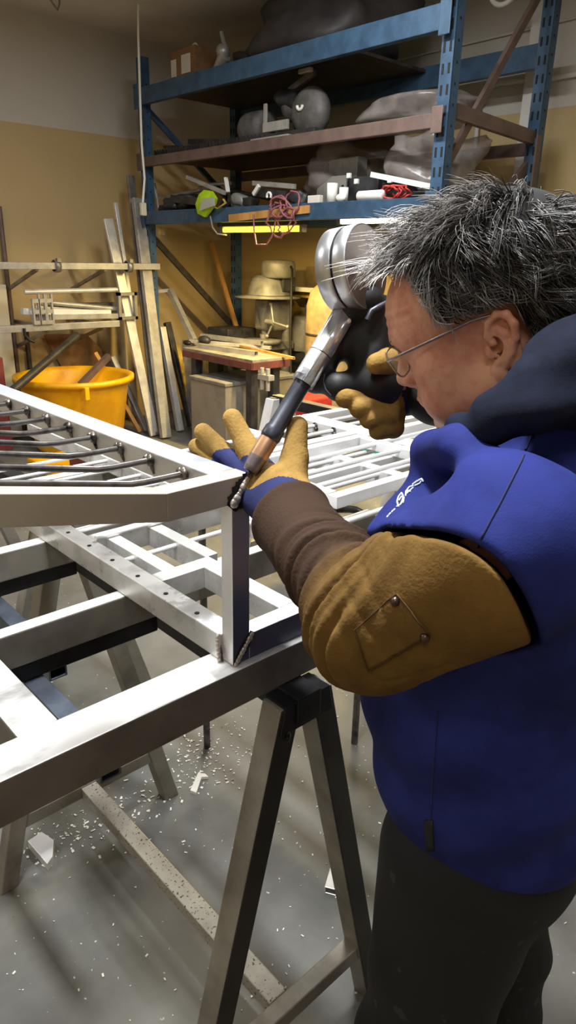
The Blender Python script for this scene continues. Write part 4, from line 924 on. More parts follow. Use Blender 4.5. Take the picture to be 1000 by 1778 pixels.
# --- head (local axes: x right, y forward, z up)
HYAW, HPITCH, HROLL = math.radians(105), math.radians(25), math.radians(-12)
_cy, _sy = math.cos(HYAW-math.pi/2), math.sin(HYAW-math.pi/2); _cp, _sp = math.cos(-HPITCH), math.sin(-HPITCH); _cr, _sr = math.cos(HROLL), math.sin(HROLL)
HR = A((_cy, -_sy, 0), (_sy, _cy, 0), (0, 0, 1)) @ A((1, 0, 0), (0, _cp, -_sp), (0, _sp, _cp)) @ A((_cr, 0, _sr), (0, 1, 0), (-_sr, 0, _cr))
EAR = A(-.080, -.014, -.022)
HS = .97
HO = A(*dep(860, 604, .735))-HS*(HR @ EAR)
def h2w(p):
    p = np.array(p, dtype=float); p[..., 1] = np.where(p[..., 1] > 0, p[..., 1]*1.24, p[..., 1])
    return HO+HS*(p @ HR.T)
def hw(x, y, z): return V(h2w(A(x, y, z)))
_n = A(.955, .29, .02); _n /= np.linalg.norm(_n); _b = A(.29, -.955, 0); _uu = np.cross(_n, _b); _uu = _uu if _uu[2] > 0 else -_uu
_uu = _uu+_b*.34; _uu /= np.linalg.norm(_uu)
def earp(b, u, n): return tuple(A(.0785, -.016, -.022)+_b*b+_uu*u+_n*n)
NECK = tuple(((A(*bw(-.005, -.01, 1.40))-HO)/HS) @ HR)
NB = bw(-.005, -.01, 1.40)
def head_sdf(P):
    Q = P.copy(); Q[:, 0] = np.abs(Q[:, 0])
    d = smin(s_ell(Q, (0, -.015, .034), (.078, .101, .088)), s_ell(Q, (0, .036, .03), (.067, .058, .064)), .03)
    d = smin(d, s_ell(Q, (0, .03, -.05), (.062, .058, .078)), .035)
    d = smin(d, s_sph(Q, (.048, .050, -.03), .022), .03)
    d = smin(d, s_ell(Q, (.042, .042, -.070), (.03, .040, .035)), .025)
    d = smin(d, s_cap(Q, (.060, -.005, -.062), (.02, .062, -.104), .020, .018), .025)
    d = smin(d, s_sph(Q, (0, .074, -.104), .021), .02)
    d = smin(d, s_cap(Q, (.046, .070, .017), (.008, .091, .018), .0095), .018)
    d = smin(d, s_ell(Q, (0, .084, -.064), (.03, .016, .018)), .015)
    d = smax(d, -s_ell(Q, (.031, .097, -.003), (.021, .016, .012)), .012)
    d = smin(d, s_sph(Q, (.031, .0735, -.003), .0145), .004)
    d = smin(d, s_cap(Q, (0, .088, .008), (0, .105, -.033), .0085, .0118), .012)
    d = smin(d, s_sph(Q, (.013, .096, -.037), .0095), .008)
    d = smin(d, s_cap(Q, (.024, .083, -.069), (0, .100, -.066), .005), .005)
    d = smin(d, s_cap(Q, (.022, .082, -.077), (0, .097, -.079), .006), .005)
    d = smax(d, -s_cap(Q, (.028, .082, -.0725), (0, .106, -.0725), .0018), .004)
    d = smax(d, -s_cap(Q, (.0185, .101, -.042), (.036, .078, -.078), .002), .007)
    d = smax(d, -s_cap(Q, (.012, .103, -.088), (.0, .103, -.088), .005), .012)
    d = smin(d, s_cap(P, (0, -.03, -.06), NECK, .062, .066), .03)
    d = smin(d, s_ell(Q, (0, .026, -.118), (.048, .046, .024)), .03)
    # wrinkles: forehead and crow's feet
    d = d+.0007*np.sin(Q[:, 2]*560+9*Q[:, 0])*np.exp(-((Q[:, 2]-.05)/.016)**2)*(Q[:, 1] > .05)
    # ear
    e = np.full(len(Q), 1e3)
    m = (Q[:, 0] > .055) & (np.abs(Q[:, 1]+.02) < .07) & (np.abs(Q[:, 2]+.02) < .08)
    if m.any():
        q = Q[m]; R = np.stack([_b, _uu, _n], 1)
        x = s_ell(q, earp(.009, .004, .001), (.0185, .031, .0042), R)
        x = smin(x, s_cap(q, earp(-.002, .004, -.012), earp(.002, .004, 0), .012, .010), .008)
        x = smax(x, -s_ell(q, earp(.0045, -.002, .0065), (.010, .014, .012), R), .003)
        x = smax(x, -s_ell(q, earp(.010, .019, .0065), (.008, .008, .005), R), .003)
        hx = [(-.002, .006, .004), (-.009, .016, .004), (-.007, .029, .004), (.004, .036, .005), (.017, .033, .006), (.026, .02, .006), (.0265, .005, .005), (.021, -.010, .004), (.012, -.022, .003)]
        x = smin(x, chain(q, [(earp(*p), .0043) for p in hx], .003), .0025)
        x = smin(x, s_ell(q, earp(.003, -.029, .002), (.0095, .0105, .0055), R), .006)
        ah = [(.004, .020, .003), (.014, .012, .0045), (.0155, -.002, .0045), (.010, -.014, .004), (.002, -.018, .004)]
        x = smin(x, chain(q, [(earp(*p), .0036) for p in ah], .003), .003)
        x = smin(x, s_ell(q, earp(-.009, -.004, .003), (.004, .0075, .005), R), .004)
        e[m] = x
    return smin(d, e, .005)
hv, hq = surfnet(head_sdf, (-.13, -.19, -.235), (.13, .14, .14), .0021)
# coarse body below the clothes
def limb(P, pts): return chain(P, pts, .02)
SHL, ELL, WRL = bw(-.005, .228, 1.372), D3(654, 1080, .72), D3(508, 905, .93)
SHR, ELR, WRR = bw(.03, -.18, 1.40), tuple(dep(838, 700, 1.02)), D3(704, 668, 1.065)
HND = D3(478, 845, .975); HNDR = D3(672, 668, 1.03)
def body_sdf(P):
    q = to_body(P)
    d = smin(s_ell(q, (0, 0, 1.0), (.115, .16, .18)), s_ell(q, (.01, 0, 1.24), (.11, .165, .2)), .06)
    d = smin(d, limb(P, [(SHL, .026), (ELL, .032), (WRL, .026), (HND, .022)]), .04)
    d = smin(d, limb(P, [(SHR, .05), (ELR, .038), (WRR, .027), (HNDR, .022)]), .04)
    d = smin(d, s_cap(P, NB, bw(0, 0, 1.36), .062, .08), .04)
    for lp in ([((-.01, -.095, .90), .075), ((-.035, -.13, .5), .052), ((-.07, -.14, .10), .038), ((.04, -.145, .045), .028)], [((.005, .085, .92), .075), ((.035, .098, .48), .052), ((-.01, .105, .10), .038), ((.08, .112, .045), .028)]):
        d = smin(d, limb(q, lp), .03)
    return d
bv, bq = surfnet(body_sdf, (.25, .1, -.02), (1.15, .95, 1.62), .011)
vs = np.concatenate([h2w(hv), bv]); Q = np.concatenate([hq, bq+len(hv)])
np_obj('body', vs, Q, 'skin', man)

# --- hair: a cap plus combed strands
def hairline(y): return np.interp(y, [-.2, -.06, -.05, -.044, -.002, .004, .018, .030, .042, .055, .075, .12], [-.085, -.078, -.03, .020, .022, -.004, .000, .036, .079, .092, .098, .10])
def in_hair(p, pad=0): return (p[:, 2] > hairline(p[:, 1])+pad) & ~((np.abs(p[:, 0]) > .083) & (p[:, 2] < .02))
hn = np.zeros_like(hv); fn = np.cross(hv[hq[:, 2]]-hv[hq[:, 0]], hv[hq[:, 3]]-hv[hq[:, 1]])
for k in range(4): np.add.at(hn, hq[:, k], fn)
hn /= np.maximum(np.linalg.norm(hn, axis=1), 1e-12)[:, None]
inh = in_hair(hv)
sel = (inh & (hv[:, 2] > hairline(hv[:, 1])+.004*(hv[:, 1] > .0)) & ~((hv[:, 1] > -.004) & (hv[:, 2] < .026)))[hq].all(1); used = np.unique(hq[sel]); mp_ = -np.ones(len(hv), int); mp_[used] = np.arange(len(used))
m_ = hv[used]; depth_in = np.clip((m_[:, 2]-hairline(m_[:, 1]))/.03, 0, 1)
cap_v = m_+hn[used]*(.0012+.009*depth_in[:, None])
hair = np_obj('hair', h2w(cap_v), mp_[hq[sel]], 'hair_cap', man)
r = np.random.default_rng(5)
cand = np.where(inh)[0]
def flow(p):
    x, y, z = p[:, 0], p[:, 1], p[:, 2]
    top = np.clip((z-.07)/.04, 0, 1); front = np.clip((y+.01)/.06, 0, 1)
    g = np.stack([-.25*np.sign(x)*0+.0*x, -.55-.0*y, -.8+0*z], 1)                      # sides and back: back and down
    g = g*(1-top)[:, None]+np.stack([-.30+0*x, .30+.75*front, .06*np.ones_like(z)], 1)*top[:, None]
    fr = np.clip((y-.045)/.03, 0, 1)*np.clip((z-.04)/.03, 0, 1)
    g = g*(1-fr)[:, None]+np.stack([-.45+0*x, .60+0*y, .62+0*z], 1)*fr[:, None]
    return g/np.linalg.norm(g, axis=1)[:, None]
NC, PER = 2100, 11
ic = r.choice(cand, NC); rootc = hv[ic]
gc = flow(rootc)+r.normal(0, .25, (NC, 3)); gc /= np.linalg.norm(gc, axis=1)[:, None]
topc = np.clip((rootc[:, 2]-.05)/.05, 0, 1)
lenc = (.024+.016*topc-.005*np.clip((rootc[:, 1]-.03)/.04, 0, 1))*r.uniform(.7, 1.3, NC)
lenc *= np.where(rootc[:, 2] < 0, .7, 1)
curl = r.normal(0, 1, (NC, 3))
root = np.repeat(rootc, PER, 0)+r.normal(0, .0035, (NC*PER, 3)); N = np.repeat(hn[ic], PER, 0); G = np.repeat(gc, PER, 0)+r.normal(0, .07, (NC*PER, 3))
Ln = np.repeat(lenc, PER)*r.uniform(.75, 1.15, NC*PER); CU = np.repeat(curl, PER, 0)
cen = A(0, -.012, .034); rad = A(.0805, .1035, .0905)
NS = 7; pts = []
lift = np.repeat(r.uniform(.003, .011, NC)*(1+.5*topc), PER)
for s in range(NS):
    t = s/(NS-1)
    p = root+G*(Ln*t)[:, None]+N*(lift*np.sin(t*math.pi*.8))[:, None]+CU*(.010*t*t)
    p[:, 2] -= .006*t*t
    q = (p-cen)/rad; k = np.linalg.norm(q, axis=1); mn = 1.0+.07*t+.03*(s > 0)
    f_ = np.where((k < mn) & (p[:, 2] > -.03), mn/np.maximum(k, 1e-6), 1.0); p = cen+(p-cen)*f_[:, None]
    pts.append(p)
pts = np.stack(pts, 1)                                              # strands x NS x 3
low = ((pts[:, :, 2] < hairline(pts[:, :, 1])-.007) & (pts[:, :, 1] > .004)).any(1)
onear = ((np.abs(pts[:, :, 0]) > .066) & (pts[:, :, 1] > -.050) & (pts[:, :, 1] < .012) & (pts[:, :, 2] < .017)).any(1)
keep = ~(low | onear); pts = pts[keep]; N = N[keep]; clump = np.repeat(np.arange(NC), PER)[keep]; NSTR = len(pts)
tang = np.gradient(pts, axis=1); tang /= np.maximum(np.linalg.norm(tang, axis=2, keepdims=True), 1e-9)
ref = np.cross(tang, N[:, None, :]+.01); ref /= np.maximum(np.linalg.norm(ref, axis=2, keepdims=True), 1e-9); bi = np.cross(tang, ref)
wd = (.00062*(1-np.linspace(0, 1, NS)**2*.85))[None, :, None]*r.uniform(.7, 1.5, (NSTR, 1, 1))
ring = np.stack([pts+ref*wd, pts-.5*ref*wd+.866*bi*wd, pts-.5*ref*wd-.866*bi*wd], 2)     # S x NS x 3 x 3
SV = ring.reshape(-1, 3); Ssz = NS*3
q0 = []
for s in range(NS-1):
    for k in range(3): q0.append((s*3+k, s*3+(k+1) % 3, (s+1)*3+(k+1) % 3, (s+1)*3+k))
q0 = np.array(q0); SQ = (np.arange(NSTR)[:, None, None]*Ssz+q0[None]).reshape(-1, 4)
grey = np.clip(.20+.62*np.clip((rootc[:, 1]-.004)/.045, 0, 1)+.16*np.clip((rootc[:, 2]-.09)/.03, 0, 1)+.12*np.sin(rootc[:, 1]*210+rootc[:, 2]*120)-.12*(rootc[:, 1] < -.04)+r.normal(0, .13, NC), .03, .95)
gs = np.clip(grey[clump]+r.normal(0, .12, NSTR), .0, 1.0)
c0, c1 = A(*lin((34, 31, 31))[:3]), A(*lin((206, 200, 194))[:3])
tone = c0+(c1-c0)*(gs**1.25)[:, None]
np_obj('hair_strands', h2w(SV), SQ, 'hair_strand', hair, tone=np.repeat(tone, Ssz, 0))
# eyebrows: a low ridge of short hairs each
for sx in (-1, 1):
    mb = MB(); pts = [V(h2w(A(sx*(.013+.036*t), .0965-.020*t*t, .0165+.006*math.sin(t*2.2)))) for t in [k_/9 for k_ in range(10)]]
    mb.path(pts, .003, 8, rad=[.0012+.0026*math.sin(math.pi*(.12+.8*k_/9)) for k_ in range(10)])
    mb.jitter(.0006, 3); obj('eyebrow', mb, 'hair_cap', man)

# --- glasses
gl = thing('eyeglasses', 'thin metal framed eyeglasses worn low on the man\'s nose', 'glasses', hw(0, .1, -.02))
def lens_loop(sx, s=1.0, y=.097):
    cx, cz, a, b_ = sx*.0355, -.004, .0255*s, .0185*s; out = []
    for i in range(28):
        t = 2*math.pi*i/28; c, q = math.cos(t), math.sin(t); e = .62
        x = math.copysign(abs(c)**e, c)*a; z = math.copysign(abs(q)**e, q)*b_
        out.append(hw(cx+x, y-.0045*abs(cx+x)/.06-.12*z*0+(.18*z), cz+z))
    return out
for sx in (-1, 1):
    lp = lens_loop(sx)
    mb = MB(); mb.path(lp, .0011, 8, closed=True); obj('lens_rim', mb, 'frame_metal', gl)
    mb = MB(); li = lens_loop(sx, .98); li2 = [p+(hw(0, .0012, 0)-hw(0, 0, 0)) for p in li]; n = len(li)
    mb.add(li+li2, [tuple(range(n))[::-1], tuple(range(n, 2*n))]+[(i, (i+1) % n, n+(i+1) % n, n+i) for i in range(n)]); obj('lens', mb, 'lens', gl)
    mb = MB(); pth = [hw(sx*.0615, .0945, .005), hw(sx*.069, .091, .006), hw(sx*.073, .075, .008), hw(sx*.079, .03, .012), hw(sx*.0825, -.002, .015), hw(sx*.0825, -.022, .013), hw(sx*.079, -.036, .0)]
    mb.path(pth, .0022, 8, flat=.6); obj('temple_arm', mb, 'frame_metal', gl)
mb = MB(); mb.path([hw(-.0105, .096, -.004), hw(0, .101, .0), hw(.0105, .096, -.004)], .0011, 8); obj('nose_bridge', mb, 'frame_metal', gl)

# --- jacket
def fold(P, d, amp, fr, seed):
    rr = np.random.default_rng(seed); s = 0
    for k in range(4):
        w = rr.normal(0, 1, 3); w /= np.linalg.norm(w); s = s+np.sin(P @ w*fr*(.6+.35*k)+rr.uniform(0, 6)+1.3*np.sin(P @ np.roll(w, 1)*fr*.5))/(1+.5*k)
    return d+amp*s
FA0, FA1 = A(*ELL), A(*WRL)
def _pl(u0, v0, u1, v1):
    n = np.cross(A(*sight(u0, v0)), A(*sight(u1, v1))); n /= np.linalg.norm(n); return n if n @ A(*sight(700, 1100)) < 0 else -n
SEAM = [_pl(640, 926, 850, 946), _pl(820, 938, 932, 1075), _pl(922, 1040, 930, 1150)]
def seam_cut(P):
    q = P-A(*EYE); d = q @ SEAM[0]
    for n in SEAM[1:]: d = smax(d, q @ n, .03)
    return d
def arm_core(P):
    a, t1 = s_cap(P, tuple(UA0), tuple(UA1), .090, .068, True)
    mid = FA0+(FA1-FA0)*.45
    b, t2 = s_cap(P, tuple(FA0), tuple(mid), .062, .049, True); c, t3 = s_cap(P, tuple(mid), tuple(FA1-(FA1-FA0)*.02), .051, .054, True)
    return a, b, c, t1, t2, t3
def arm_solid(P):
    a, b, c = arm_core(P)[:3]; return smin(smax(a, seam_cut(P), .004), smin(b, c, .02), .03)
def hem(q): return .912+.08*q[:, 0]
UA0, UA1 = A(*SHL), A(*ELL)
CHEST = [(D3(800, 778, .70), .022), (D3(764, 806, .78), .026), (D3(752, 868, .79), .036), (D3(722, 955, .77), .048)]
def torso(P):
    q = to_body(P)
    d = smin(s_ell(q, (-.01, 0, .99), (.158, .190, .28)), s_ell(q, (.03, 0, 1.10), (.155, .188, .2)), .06)
    d = smin(d, s_ell(q, (.0, 0, 1.27), (.135, .195, .2)), .06)
    d = smin(d, s_cap(q, (-.01, -.15, 1.345), (-.01, .14, 1.345), .085), .05)
    d = smin(d, chain(P, CHEST, .03), .03)
    d = smin(d, s_cap(q, (-.03, -.05, 1.40), (-.03, .05, 1.40), .075), .05)
    d = smin(d, s_cap(q, (-.045, -.12, 1.28), (-.045, .11, 1.28), .11), .05)
    return d
def jacket_sdf(P):
    q = to_body(P)
    d = smin(torso(P), s_cap(P, SHL, tuple(UA0+(UA1-UA0)*.25), .086, .084), .04)
    d = smin(d, chain(P, [(SHR, .08), (ELR, .05)], .02), .04)
    # long drape folds running forward from the shoulder, and gathered folds at the waist
    w = np.clip((q[:, 2]-1.18)/.1, 0, 1)*np.clip((q[:, 0]+.05)/.1, 0, 1)
    d = d+w*.0075*np.sin(q[:, 2]*62+q[:, 0]*30+1.5*np.sin(q[:, 0]*18+q[:, 1]*9))
    w2 = np.exp(-((q[:, 2]-1.02)/.09)**2)
    d = d+w2*.006*np.sin(q[:, 2]*48+q[:, 0]*16+2*np.sin(q[:, 1]*9+q[:, 0]*11))
    d = fold(P, d, .0024, 16, 3)
    d = smax(d, -(arm_solid(P)-.0078), .006)
    d = smax(d, hem(q)-q[:, 2], .006)
    inner = s_ell(q, (0, 0, .91), (.145, .175, .1)); d = smax(d, -inner, .004)
    return d
jv, jq = surfnet(jacket_sdf, (.30, -.02, .74), (1.2, .95, 1.58), .0048)
jacket = np_obj('jacket', jv, jq, 'jacket_blue', man)
def surf_line(f, pix, r_, name, m, par, lift_=.0, n=8, label=None, closed=False):
    out = []
    for i in range(len(pix)-1):
        k = max(2, int(math.hypot(pix[i+1][0]-pix[i][0], pix[i+1][1]-pix[i][1])/9))
        for j in range(k):
            t = j/k; s = trace(f, pix[i][0]+(pix[i+1][0]-pix[i][0])*t, pix[i][1]+(pix[i+1][1]-pix[i][1])*t)
            if s: out.append(s[0]+s[1]*lift_)
    s = trace(f, *pix[-1])
    if s: out.append(s[0]+s[1]*lift_)
    if len(out) < 3: return None
    mb = MB(); mb.path(out, r_, n); return obj(name, mb, m, par, label=label)

# --- hood bunched round the neck
HP = [(D3(766, 764, .77), .008), (D3(800, 745, .715), .011), (D3(850, 721, .675), .0145), (D3(925, 684, .655), .028), (D3(1000, 637, .68), .045), (D3(1050, 610, .78), .05), (D3(1000, 610, .93), .046), (D3(900, 680, .97), .03), (D3(800, 745, .91), .015), (D3(775, 770, .85), .011)]
HP2 = [(D3(786, 760, .725), .009), (D3(860, 738, .662), .014), (D3(930, 712, .64), .020), (D3(1010, 690, .66), .028), (D3(1060, 670, .76), .04)]
HCEN = np.mean([A(*p) for p, _ in HP], axis=0)
def hood_sdf(P):
    d = smin(chain(P, HP, .02), chain(P, HP2, .02), .012)
    d = smin(d, s_ell(to_body(P), (-.135, -.01, 1.435), (.055, .125, .10)), .05)
    q = P-HCEN; ang = np.arctan2(q @ BL, q @ BF)
    d = d+.002*np.sin(q[:, 2]*130+4.2*ang+1.2*np.sin(5*ang))
    return fold(P, d, .0012, 24, 12)
vv, qq = surfnet(hood_sdf, HCEN-.28, HCEN+.28, .004)
np_obj('hood', vv, qq, 'hood_navy', man, label='dark navy hood bunched around the neck')

# --- leather sleeve (left)
SLV_N = A(*BL)*0
def sleeve_sdf(P):
    a, b, c, t1, t2, t3 = arm_core(P)
    d = smin(smax(a, seam_cut(P), .004), smin(b, c, .02), .03)         # leather ends in a curved seam on the upper arm
    ax = (FA1-FA0); L = np.linalg.norm(ax); ax = ax/L
    s = (P-FA0) @ ax; rad_ = P-FA0-s[:, None]*ax
    ref_ = A(*_rt); e1 = ref_-ax*(ref_ @ ax); e1 /= np.linalg.norm(e1); e2 = np.cross(ax, e1); th = np.arctan2(rad_ @ e2, rad_ @ e1)
    w = np.clip((s+.07)/.05, 0, 1)*np.clip((L-.055-s)/.07, 0, 1)
    ph = s*190+1.5*np.sin(th+.6)+.9*np.sin(2*th+s*24)+.6*np.sin(s*60)
    d = d+w*(.0088*(1-np.abs(np.sin(ph*.5)))**1.6-.002+.0022*np.sin(ph*1.7+2*th))
    # creases fanning out of the elbow into the upper arm
    s1 = (P-UA1) @ ((UA0-UA1)/np.linalg.norm(UA0-UA1))
    w1 = np.exp(-((s1-.03)/.05)**2); d = d+w1*.0022*(1-np.abs(np.sin(s1*75+2*th+np.sin(th*3))))**2
    d = fold(P, d, .0015, 26, 8)
    d = d-.004*np.exp(-((s-(L+.004))/.010)**2)
    d = smax(d, (s-(L+.018)), .004)                                    # cuff end
    # open end at the cuff
    inn = s_cap(P, tuple(FA1-ax*.05), tuple(FA1+ax*.06), .044); d = smax(d, -inn, .003)
    q = to_body(P)
    return d
lo = np.minimum(np.minimum(UA0, UA1), FA1)-.14; hi = np.maximum(np.maximum(UA0, UA1), FA1)+.14
vv, qq = surfnet(sleeve_sdf, lo, hi, .0034)
cc = vv[qq].mean(1); sfr = np.clip(((cc-FA0) @ (FA1-FA0))/((FA1-FA0) @ (FA1-FA0)), -1, 1.2)
nz = .12*np.sin(cc[:, 0]*60+cc[:, 2]*35)+.08*np.sin(cc[:, 1]*90-cc[:, 2]*50)
def suede_mix():
    m = MATS['suede'].copy(); m.name = 'suede_mix'; nt = m.node_tree; N_ = nt.nodes; L_ = nt.links; b = N_['Principled BSDF']
    old = b.inputs['Base Color'].links[0].from_socket
    g = N_.new('ShaderNodeNewGeometry'); dt = N_.new('ShaderNodeVectorMath'); dt.operation = 'DOT_PRODUCT'; sb = N_.new('ShaderNodeVectorMath'); sb.operation = 'SUBTRACT'
    L_.new(g.outputs['Position'], sb.inputs[0]); sb.inputs[1].default_value = tuple(FA0); L_.new(sb.outputs[0], dt.inputs[0]); dt.inputs[1].default_value = tuple((FA1-FA0)/((FA1-FA0) @ (FA1-FA0)))
    n = N_.new('ShaderNodeTexNoise'); n.inputs['Scale'].default_value = 16; n.inputs['Detail'].default_value = 6; L_.new(g.outputs['Position'], n.inputs['Vector'])
    ad = N_.new('ShaderNodeMath'); ad.operation = 'MULTIPLY_ADD'; ad.inputs[1].default_value = .5; L_.new(n.outputs['Fac'], ad.inputs[0]); L_.new(dt.outputs['Value'], ad.inputs[2])
    r_ = N_.new('ShaderNodeMapRange'); r_.inputs['From Min'].default_value = .22; r_.inputs['From Max'].default_value = .62; L_.new(ad.outputs[0], r_.inputs['Value'])
    mx = N_.new('ShaderNodeMix'); mx.data_type = 'RGBA'; mx.inputs['B'].default_value = lin((62, 46, 36)); L_.new(old, mx.inputs['A']); L_.new(r_.outputs['Result'], mx.inputs['Factor']); L_.new(mx.outputs['Result'], b.inputs['Base Color'])
    MATS['suede_mix'] = m
suede_mix()
sleeve = np_obj('leather_sleeve', vv, qq, 'suede_mix', man, label='tan suede welding sleeve, browner at the forearm')
def rsleeve(P):
    d = s_cap(P, tuple(A(*ELR)), tuple(A(*WRR)+(A(*ELR)-A(*WRR))*.12), .058, .042); s_ = (P-A(*WRR)) @ (A(*ELR)-A(*WRR))
    return fold(P, d+.002*np.sin(s_*900), .002, 30, 5)
lo = np.minimum(A(*ELR), A(*WRR))-.1; hi = np.maximum(A(*ELR), A(*WRR))+.1
vv, qq = surfnet(rsleeve, lo, hi, .005); np_obj('leather_sleeve', vv, qq, 'sleeve_black', man, label='dark sleeve of the right arm')
# elbow patch with rivets
def patch(f, quad, name, m, par, th=.0025, n=14, label=None):
    g = []; (a, b, c, d_) = quad
    for j in range(n+1):
        for i in range(n+1):
            u, v = i/n, j/n
            x = (a[0]*(1-u)+b[0]*u)*(1-v)+(d_[0]*(1-u)+c[0]*u)*v; y = (a[1]*(1-u)+b[1]*u)*(1-v)+(d_[1]*(1-u)+c[1]*u)*v
            s = trace(f, x, y); g.append(s)
    if any(s is None for s in g): return None
    top = [s[0]+s[1]*th for s in g]; bot = [s[0]-s[1]*.002 for s in g]; N_ = n+1; mb = MB()
    fs = [(j*N_+i, j*N_+i+1, (j+1)*N_+i+1, (j+1)*N_+i) for j in range(n) for i in range(n)]
    k = len(top); rim = [i for i in range(N_)]+[j*N_+n for j in range(1, N_)]+[n*N_+i for i in range(n-1, -1, -1)]+[j*N_ for j in range(n-1, 0, -1)]
    mb.add(top+bot, fs+[tuple(q+k for q in f_[::-1]) for f_ in fs]+[(rim[i], rim[(i+1) % len(rim)], rim[(i+1) % len(rim)]+k, rim[i]+k) for i in range(len(rim))], 0, True)
    return obj(name, mb, m, par, label=label)
pq = ((617, 1093), (690, 1031), (747, 1101), (641, 1162))
pt = patch(sleeve_sdf, pq, 'elbow_pocket', 'suede_mix', sleeve, label='riveted leather pocket patch')
if pt:
    for u, v in ((689, 1043), (740, 1103)):
        s = trace(sleeve_sdf, u, v); mb = MB(); mb.ball(s[0]+s[1]*.003, .0045, 12, 0, (1, 1, 1)); obj('rivet', mb, 'rivet', sleeve)
    surf_line(sleeve_sdf, [pq[0], pq[1], pq[2], pq[3], pq[0]], .0006, 'stitching', 'suede_dark', sleeve, .0026, 5)
# jacket seams, label and logo
surf_line(jacket_sdf, [(925, 752), (905, 800), (870, 870), (835, 935), (828, 960)], .0011, 'shoulder_seam', 'seam_navy', jacket, .0002)
surf_line(jacket_sdf, [(760, 1235), (752, 1340), (748, 1420), (752, 1475)], .0011, 'side_seam', 'seam_navy', jacket, .0002)
patch(jacket_sdf, ((737, 1424), (752, 1424), (754, 1476), (741, 1478)), 'side_label', 'black_rubber', jacket, .002, 4, label='small black label at the side seam')
def logo(name, strokes, r_=.0011):
    n0 = 0
    for st in strokes:
        px = [(640+u/7.143, 780+v/7.143) for u, v in st]; out = []
        for i in range(len(px)-1):
            for j in range(5):
                t = j/5; q = trace(jacket_sdf, px[i][0]+(px[i+1][0]-px[i][0])*t, px[i][1]+(px[i+1][1]-px[i][1])*t)
                if q: out.append(q[0]+q[1]*.0006)
        q = trace(jacket_sdf, *px[-1])
        if q: out.append(q[0]+q[1]*.0006)
        if len(out) > 2: mb = MB(); mb.path(out, r_, 6); obj(name, mb, 'logo_white', jacket, label='white logo stroke on the chest' if n0 == 0 else None); n0 += 1
logo('chest_logo', [[(228, 852), (245, 830)], [(252, 822), (275, 797)], [(285, 790), (305, 768)], [(312, 765), (330, 745)], [(350, 715), (385, 712)],
    [(368, 700), (356, 650), (376, 590), (412, 545), (432, 585), (424, 632), (398, 692), (368, 700)], [(380, 640), (410, 590)], [(442, 602), (428, 672)], [(462, 585), (468, 525), (508, 472), (560, 455)], [(470, 560), (520, 512), (560, 478)], [(480, 520), (525, 530)],
    [(548, 440), (600, 400), (662, 366), (680, 402)], [(575, 455), (640, 425), (655, 395)]], .0010)
# collar flap
def collar_sdf(P):
    a = s_cap(P, COL_A, COL_B, .020, .016); b = s_cap(P, COL_B, COL_C, .018, .022)
    return fold(P, smin(a, b, .03), .0015, 40, 2)
COL_A, COL_B, COL_C = D3(800, 752, .72), D3(742, 785, .80), D3(722, 815, .84)

# --- trousers and boots
def pants_sdf(P):
    q = to_body(P)
    d = s_ell(q, (-.01, 0, .86), (.132, .178, .14))
    for pts, k_ in (([((-.01, -.095, .86), .112), ((-.035, -.13, .5), .088), ((-.07, -.14, .10), .078)], .03), ([((.012, .085, .86), .116), ((.04, .098, .5), .088), ((-.01, .105, .10), .078)], .012)):
        d = smin(d, chain(q, pts, .03), k_)
    d = d+.004*np.sin(q[:, 2]*42+q[:, 0]*20+1.5*np.sin(q[:, 1]*24))*np.clip((.75-q[:, 2])/.2, 0, 1)
    d = fold(P, d, .002, 20, 6)
    return smax(d, .045-q[:, 2], .004)
vv, qq = surfnet(pants_sdf, (.4, .05, .02), (1.05, .7, 1.0), .006)
np_obj('trousers', vv, qq, 'pants_black', man)
for bf, bl in ((-.08, -.14), (-.02, .105)):
    def boot(P, bf=bf, bl=bl):
        q = to_body(P); d = smin(s_cap(q, (bf, bl, .12), (bf, bl, .05), .05, .052), s_ell(q, (bf+.10, bl*1.05, .042), (.125, .052, .052)), .03)
        return smax(d, .002-q[:, 2], .003)
    c = A(*bw(bf+.07, bl, .08)); vv, qq = surfnet(boot, c-A(.24, .24, .09), c+A(.24, .24, .14), .006); np_obj('boot', vv, qq, 'black_rubber', man)

# --- gloves
def glove(segs, palm, cuff, seed):
    def f(P):
        d = None
        for a, ra, b, rb in palm: e = s_cap(P, a, b, ra, rb); d = e if d is None else smin(d, e, .018)
        for pts in segs: d = smin(d, chain(P, pts, .006), .004)
        for a, ra, b, rb in cuff: d = smin(d, s_cap(P, a, b, ra, rb), .015)
        return fold(P, d, .0009, 70, seed)
    return f
W_ = D3(512, 902, .93); KI, KM, KR, KL = D3(452, 815, 1.025), D3(430, 824, 1.045), D3(414, 832, 1.06), D3(404, 843, 1.07)
palm = [(W_, .034, KI, .021), (W_, .033, KM, .020), (W_, .032, KR, .019), (W_, .03, KL, .017), (W_, .034, D3(500, 838, .975), .028)]
segs = [[(KI, .0195), (D3(428, 776, 1.05), .0172), (D3(403, 727, 1.06), .0148)], [(KM, .019), (D3(390, 789, 1.075), .0172), (D3(352, 750, 1.085), .0150)],
        [(KR, .018), (D3(378, 806, 1.085), .0165), (D3(340, 775, 1.10), .0140)], [(KL, .0165), (D3(386, 824, 1.09), .015), (D3(350, 803, 1.105), .013)],
        [(D3(502, 842, .97), .026), (D3(512, 796, .985), .0185), (D3(516, 741, .995), .0150)]]
cuff = [(tuple(FA1+(FA0-FA1)*.3), .034, tuple(FA1), .036), (tuple(FA1), .036, D3(505, 882, .945), .037)]
gf = glove(segs, palm, cuff, 4)
lo = A(*D3(420, 800, 1.03))-A(.19, .27, .2); hi = A(*D3(420, 800, 1.03))+A(.17, .17, .17)
vv, qq = surfnet(gf, lo, hi, .0024)
cc = vv[qq].mean(1)
